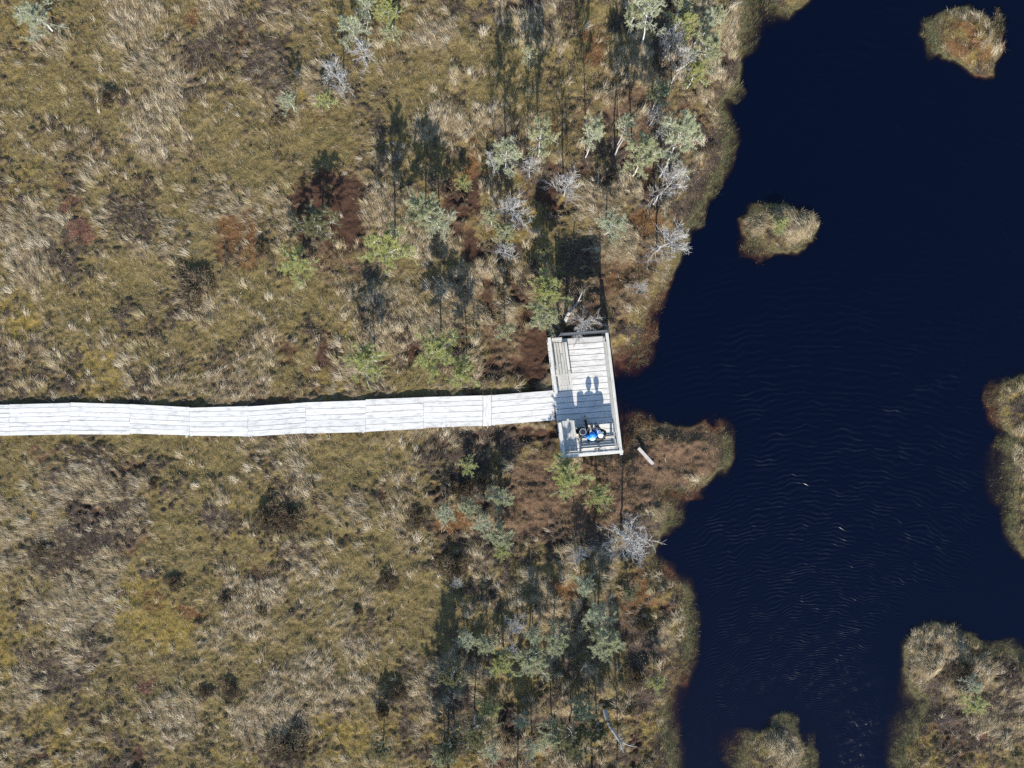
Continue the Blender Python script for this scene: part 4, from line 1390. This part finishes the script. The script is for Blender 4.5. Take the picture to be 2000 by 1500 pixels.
# bench with people along the bottom railing
be = empty("plank_bench", dk(0.62, 0.90))
be.location.z = DZ
tag(be, "plank bench with a low back under the bottom railing", "bench")
inv = Matrix.Translation(-be.location)
st = Boards()
for k, v in enumerate((0.835, 0.855, 0.875, 0.895)):
    st.beam(dk(0.33, v, 0.45), dk(0.93, v, 0.45), 0.098, 0.04, R.uniform(1.1, 1.35))
rel(st.build("seat", M_RAIL, be))
bk = Boards()
bk.beam(dk(0.33, 0.915, 0.52), dk(0.93, 0.915, 0.52), 0.12, 0.04, 1.35)
bk.beam(dk(0.33, 0.937, 0.62), dk(0.93, 0.937, 0.62), 0.10, 0.04, 1.2, up=(0, .5, .8))
rel(bk.build("backrest", M_RAIL, be))
for u in (0.36, 0.63, 0.90):
    lg = Boards()
    lg.beam(dk(u, 0.83, 0.39), dk(u, 0.93, 0.39), 0.07, 0.07, 0.8)
    lg.beam(dk(u, 0.845, 0.355), dk(u, 0.845, 0.0), 0.07, 0.07, 0.8, up=(0, 1, 0))
    lg.beam(dk(u, 0.92, 0.48), dk(u, 0.92, 0.0), 0.07, 0.07, 0.8, up=(0, 1, 0))
    rel(lg.build("leg", M_RAIL, be))

# loose boards and fallen wood
def loose(name, label, cat, px0, py0, px1, py1, w_, h_, z0, z1, mat, tone=1.0, taper=1.0):
    a, b = pw(px0, py0, z0), pw(px1, py1, z1)
    c = (a + b) / 2
    o = empty(name, c)
    bd_ = Boards()
    bd_.beam(a - c, b - c, w_, h_, tone, taper=taper)
    me_ = bd_.build(name, mat).data
    bpy.data.objects.remove(o)
    o = [x for x in C.objects if x.data == me_][0]
    o.location = c
    tag(o, label, cat)
    return o


loose("loose_plank", "pale loose plank lying on brown heath right of the deck", "plank", 1247, 875, 1276, 907, 0.165, 0.05, .17, .17, M_PALE, 1.0)


def log(name, label, cat, pts, rads, branches=(), mat=M_DEADWOOD):
    P = [pw(x, y, z) for (x, y, z) in pts]
    c = P[0].copy()
    root = empty(name, c)
    tag(root, label, cat)
    ac = Acc()
    ac.add(tube([list(p - c) for p in P], rads, 7))
    V, F = ac.arr()
    obj("trunk", np_mesh("trunk", V, F, mat, smooth=True), root)
    for bp, br_ in branches:
        ac = Acc()
        Q = [pw(x, y, z) for (x, y, z) in bp]
        ac.add(tube([list(q_ - c) for q_ in Q], br_, 5))
        V, F = ac.arr()
        obj("branch", np_mesh("branch", V, F, mat, smooth=True), root)
    return root


log("fallen_log", "thick white fallen log slanting near the bottom edge by the shore", "log",
    [(1181, 1386, .12), (1185, 1402, .30), (1192, 1418, .5), (1203, 1435, .7), (1212, 1450, .85), (1218, 1470, 1.0)], [.12, .11, .095, .08, .06, .03],
    [([(1210, 1446, .8), (1228, 1456, .9), (1245, 1459, 1.0)], [.03, .022, .01]), ([(1228, 1456, .9), (1236, 1455, 1.05), (1240, 1452, 1.1)], [.015, .01, .006])])
log("leaning_snag", "forked white dead trunk leaning right just above the deck", "dead trunk",
    [(1104, 626, .1), (1110, 613, .7), (1120, 600, 1.3), (1128, 592, 1.7)], [.10, .085, .06, .045],
    [([(1128, 592, 1.7), (1132, 582, 2.0), (1137, 571, 2.3)], [.045, .03, .012]), ([(1121, 599, 1.3), (1120, 588, 1.6), (1112, 582, 1.9)], [.03, .02, .01]),
     ([(1128, 592, 1.7), (1136, 586, 1.9)], [.025, .01])])
log("fallen_branch", "white dead stick lying over dark shade in the bog", "stick", [(844, 539, .35), (857, 555, .25), (871, 568, .12)], [.012, .022, .03])
log("fallen_branch", "white branch lying in the shore thicket at the top", "stick", [(1321, 138, .3), (1335, 130, .5), (1351, 118, .8)], [.05, .045, .03])
log("fallen_branch", "thin pale stick pointing at the water near the top edge", "stick", [(1424, 16, .2), (1436, 9, .35), (1449, 3, .5)], [.02, .018, .01])
log("leaning_snag", "broken pinkish stem leaning under the slim silver pine", "dead trunk", [(1201, 304, .1), (1207, 288, 1.0), (1218, 271, 1.9)], [.04, .036, .02])
log("standing_stick", "thin white standing stick left of the bare fan of twigs", "stick", [(983, 1268, .1), (979, 1256, .8), (977, 1250, 1.2)], [.03, .025, .012])
log("fallen_branch", "short white stick in deep shade above the white fallen log", "stick", [(1133, 1312, .2), (1139, 1303, .25), (1142, 1298, .3)], [.012, .03, .035])
log("fallen_branch", "small pale chip of wood right of the loose plank", "stick", [(1299, 894, .12), (1299.5, 899, .13), (1300, 903, .12)], [.015, .02, .012])

# ------------------------------------------------------------------ people and bag
M_SKIN = plain("skin", (0.52, 0.33, 0.25), 0.6, 0.1, 30)
M_BLUE = plain("blue_jacket", (0.012, 0.16, 0.50), 0.55, 0.45, 14, 0.4)
M_LITBLUE = plain("sunlit_jacket_blue", (0.30, 0.52, 0.75), 0.6, 0.3, 14, 0.4)  # jacket blue with the sunlight put into the colour
M_DARKJ = plain("dark_grey_jacket", (0.045, 0.04, 0.036), 0.7, 0.35, 12)
M_TROU = plain("black_trousers", (0.018, 0.017, 0.022), 0.8, 0.3, 14)
M_BOOT = plain("boot_leather", (0.03, 0.024, 0.02), 0.6, 0.2, 20)
M_CAP = plain("white_cap", (0.68, 0.74, 0.80), 0.7, 0.1, 20)
M_HAIR = plain("brown_hair", (0.05, 0.03, 0.02), 0.7, 0.3, 40)
M_EYE = plain("eye_dark", (0.02, 0.02, 0.02), 0.3, 0.0, 10)
M_LIP = plain("lip", (0.35, 0.14, 0.12), 0.5, 0.0, 10)
M_PACK = plain("black_pack_cloth", (0.016, 0.016, 0.02), 0.7, 0.35, 18)
M_CORD = plain("grey_cord", (0.42, 0.44, 0.46), 0.6, 0.2, 20)


def skin_obj(name, joints, edges, mat, parent, root=0, sub=2):
    me_ = bpy.data.meshes.new(name)
    keys = list(joints)
    ix = {k: i for i, k in enumerate(keys)}
    me_.from_pydata([joints[k][:3] for k in keys], [(ix[a], ix[b]) for a, b in edges], [])
    me_.materials.append(mat)
    o = obj(name, me_, parent)
    md = o.modifiers.new("skin", 'SKIN')
    md.use_smooth_shade = True
    sv = me_.skin_vertices[0].data
    for k in keys:
        r = joints[k][3]
        rr = r if isinstance(r, tuple) else (r, r)
        sv[ix[k]].radius = rr
    sv[root].use_root = True
    sb = o.modifiers.new("sub", 'SUBSURF')
    sb.levels = sub
    sb.render_levels = sub
    return o


def ellip(name, mat, parent, loc, rad, rot=(0, 0, 0), cut=None, seg=20):
    bm = bmesh.new()
    bmesh.ops.create_uvsphere(bm, u_segments=seg, v_segments=12, radius=1.0)
    if cut is not None:
        bmesh.ops.delete(bm, geom=[v for v in bm.verts if v.co.z < cut], context='VERTS')
    me_ = bpy.data.meshes.new(name)
    bm.to_mesh(me_)
    bm.free()
    for p in me_.polygons:
        p.use_smooth = True
    me_.materials.append(mat)
    o = obj(name, me_, parent)
    o.location = loc
    o.rotation_euler = rot
    o.scale = rad
    if cut is not None:
        sd = o.modifiers.new("thick", 'SOLIDIFY')
        sd.thickness = 0.06
    return o


def person(name, label, loc, rz, jacket, jk):
    """seated figure facing local +y, pelvis at the origin on the seat"""
    root = empty(name, loc, rz)
    tag(root, label, "person", "people sitting on the deck")
    ft = jk["feet"]
    kn = jk["knees"]
    wr = jk["wrists"]
    el_ = jk["elbows"]
    lean = jk["lean"]

    def T(z, extra=0.0):
        return (0.0, lean * z + extra, z)
    chest, neck, head = T(0.40), T(0.55), T(0.68, 0.05)
    B = {"pelvis": (0, 0, .09, (.13, .10)), "waist": (*T(.22), (.12, .09)), "chest": (*chest, (.14, .10)), "neck": (*neck, .052), "skull": (*head, .085), "crown": (head[0], head[1] - .01, head[2] + .10, .072)}
    E = [("pelvis", "waist"), ("waist", "chest"), ("chest", "neck"), ("neck", "skull"), ("skull", "crown")]
    B["nose"] = (head[0], head[1] + .105, head[2] + .01, .016)
    E.append(("skull", "nose"))
    for s, n in ((-1, "l"), (1, "r")):
        B["ear" + n] = (head[0] + s * .092, head[1] - .01, head[2] + .01, .014)
        E.append(("skull", "ear" + n))
        sh = (s * .17, chest[1], chest[2] + .07)
        B["sh" + n] = (*sh, .058)
        B["el" + n] = (*el_[n], .044)
        B["wr" + n] = (*wr[n], .030)
        d = Vector(wr[n]) - Vector(el_[n])
        d.normalize()
        pal = Vector(wr[n]) + d * .055
        B["palm" + n] = (*pal, (.036, .018))
        E += [("chest", "sh" + n), ("sh" + n, "el" + n), ("el" + n, "wr" + n), ("wr" + n, "palm" + n)]
        side = d.cross(Vector((0, 0, 1))).normalized()
        for f in range(4):
            off = (f - 1.5) * .020
            L_ = (.062, .072, .068, .052)[f] if s > 0 else (.052, .068, .072, .062)[f]
            a = pal + side * off + d * .038
            b = a + d * L_ * .6 + Vector((0, 0, -.008))
            c = b + d * L_ * .35 + Vector((0, 0, -.022))
            for q_, p_ in zip("abc", (a, b, c)):
                B[f"f{n}{f}{q_}"] = (*p_, .0088 if q_ != "c" else .0070)
            E += [("palm" + n, f"f{n}{f}a"), (f"f{n}{f}a", f"f{n}{f}b"), (f"f{n}{f}b", f"f{n}{f}c")]
        a = Vector(wr[n]) + d * .03 - side * (s * .034)
        b = a + d * .03 - side * (s * .018)
        B[f"t{n}a"] = (*a, .010)
        B[f"t{n}b"] = (*b, .0085)
        E += [("wr" + n, f"t{n}a"), (f"t{n}a", f"t{n}b")]
        hp = (s * .09, .03, .08)
        B["hip" + n] = (*hp, .075)
        B["kn" + n] = (*kn[n], .052)
        B["an" + n] = (*ft[n], .036)
        B["toe" + n] = (ft[n][0], ft[n][1] + .15, ft[n][2] - .03, .032)
        E += [("pelvis", "hip" + n), ("hip" + n, "kn" + n), ("kn" + n, "an" + n), ("an" + n, "toe" + n)]
    skin_obj("body", B, E, M_SKIN, root)
    J = {"hem": (0, -.01, .06, (.185, .14)), "waist": (*T(.22), (.165, .13)), "chest": (*chest, (.18, .135)), "collar": (*T(.52), (.085, .08))}
    EJ = [("hem", "waist"), ("waist", "chest"), ("chest", "collar")]
    for s, n in ((-1, "l"), (1, "r")):
        J["sh" + n] = (s * .185, chest[1], chest[2] + .06, .085)
        J["el" + n] = (*el_[n], .066)
        J["cf" + n] = (*wr[n], .046)
        EJ += [("chest", "sh" + n), ("sh" + n, "el" + n), ("el" + n, "cf" + n)]
    skin_obj("jacket", J, EJ, jacket, root)
    Tq = {"seat": (0, 0, .08, (.16, .11))}
    ET = []
    for s, n in ((-1, "l"), (1, "r")):
        hp = (s * .10, .04, .085)
        Tq["hip" + n] = (*hp, .092)
        Tq["kn" + n] = (*kn[n], .072)
        Tq["an" + n] = (*ft[n], .056)
        ET += [("seat", "hip" + n), ("hip" + n, "kn" + n), ("kn" + n, "an" + n)]
    skin_obj("trousers", Tq, ET, M_TROU, root)
    for n in "lr":
        f = ft[n]
        skin_obj("boot", {"heel": (f[0], f[1] - .05, f[2] - .045, .045), "mid": (f[0], f[1] + .06, f[2] - .045, .046), "tip": (f[0], f[1] + .19, f[2] - .05, .036)}, [("heel", "mid"), ("mid", "tip")], M_BOOT, root)
    for s in (-1, 1):
        ellip("eye", M_EYE, root, (head[0] + s * .034, head[1] + .083, head[2] + .045), (.012, .008, .009), seg=10)
    ellip("mouth", M_LIP, root, (head[0], head[1] + .086, head[2] - .035), (.026, .009, .008), seg=10)
    root.scale = (1.08, 1.08, 1.10)
    return root, head, neck


seat_z = DZ + 0.47
pA = dk(0.535, 0.868)
rootA, hA, nA = person("person", "person in a bright blue hooded jacket sitting with one leg stretched out", (pA.x, pA.y, seat_z), 0.10, M_BLUE, {
    "lean": 0.36, "feet": {"l": (-.14, .86, -.38), "r": (.13, .50, -.38)}, "knees": {"l": (-.13, .46, .05), "r": (.12, .44, .10)},
    "elbows": {"l": (-.29, .20, .22), "r": (.28, .24, .22)}, "wrists": {"l": (-.15, .40, .18), "r": (.13, .43, .20)}})
hd = ellip("hood", M_BLUE, rootA, (hA[0], hA[1] - .045, hA[2] + .03), (.135, .135, .155), rot=(.35, 0, 0), cut=-0.55)
bl = ellip("sunlit_back", M_LITBLUE, rootA, (0.02, .05, .40), (.15, .11, .17), rot=(-.35, 0, 0), cut=-0.2)  # paints the sunlit part of the blue jacket's back
pB = dk(0.70, 0.872)
rootB, hB, nB = person("person", "person in a dark jacket and white cap sitting beside the blue jacket", (pB.x, pB.y, seat_z), 0.45, M_DARKJ, {
    "lean": 0.30, "feet": {"l": (-.12, .50, -.38), "r": (.12, .52, -.38)}, "knees": {"l": (-.11, .45, .11), "r": (.13, .46, .11)},
    "elbows": {"l": (-.28, .18, .24), "r": (.30, .22, .22)}, "wrists": {"l": (-.10, .40, .20), "r": (.12, .43, .20)}})
ellip("hair", M_HAIR, rootB, (hB[0], hB[1] - .03, hB[2] + .03), (.108, .108, .115), cut=-0.5)
ellip("cap", M_CAP, rootB, (hB[0], hB[1] - .01, hB[2] + .065), (.125, .135, .115), cut=-0.05)
ellip("cap_peak", M_CAP, rootB, (hB[0], hB[1] + .13, hB[2] + .07), (.085, .09, .014), rot=(-.2, 0, 0))

# backpack standing on the bench end
pk = empty("backpack", dk(0.395, 0.80, 0.0), 0.05)
tag(pk, "black backpack with a grey cord net standing beside the table", "backpack")


def rbox(name, sx, sy, sz, mat, parent, loc, rot=(0, 0, 0), bev=0.06, pinch=0.0):
    bm = bmesh.new()
    bmesh.ops.create_cube(bm, size=1.0)
    for v in bm.verts:
        k = 1 - pinch * (v.co.z + .5)
        v.co = Vector((v.co.x * sx * k, v.co.y * sy * k, v.co.z * sz))
    bmesh.ops.bevel(bm, geom=bm.edges[:] , offset=bev, segments=4, affect='EDGES', profile=0.6)
    me_ = bpy.data.meshes.new(name)
    bm.to_mesh(me_)
    bm.free()
    for p in me_.polygons:
        p.use_smooth = True
    me_.materials.append(mat)
    o = obj(name, me_, parent)
    o.location = loc
    o.rotation_euler = rot
    return o


rbox("pack_body", .40, .34, .74, M_PACK, pk, (0, 0, .40), (.05, 0, 0), .11, .12)
rbox("pack_lid", .34, .32, .20, M_PACK, pk, (0, .01, .82), (.05, 0, 0), .075)
rbox("side_pocket", .10, .24, .34, M_PACK, pk, (-.215, .0, .28), (0, 0, 0), .045)
rbox("side_pocket", .10, .24, .34, M_PACK, pk, (.215, .0, .28), (0, 0, 0), .045)
ac = Acc()
for k in range(7):
    a0 = k / 7 * 6.283
    ring = []
    for t in range(7):
        f = t / 6
        ring.append([0.165 * math.cos(a0 + f * 1.9) * (1 - .12 * f), 0.01 + 0.150 * math.sin(a0 + f * 1.9), 0.90 + .035 * math.sin(f * 3.14)])
    ac.add(tube(ring, [.009] * 7, 4))
V, F = ac.arr()
obj("cord_net", np_mesh("cord_net", V, F, M_CORD), pk)
for s in (-1, 1):
    ac = Acc()
    ac.add(tube([[s * .10, -.15, .78], [s * .12, -.24, .62], [s * .13, -.25, .35], [s * .12, -.17, .12]], [.022, .026, .024, .018], 6))
    V, F = ac.arr()
    obj("strap", np_mesh("strap", V, F, M_PACK, smooth=True), pk)
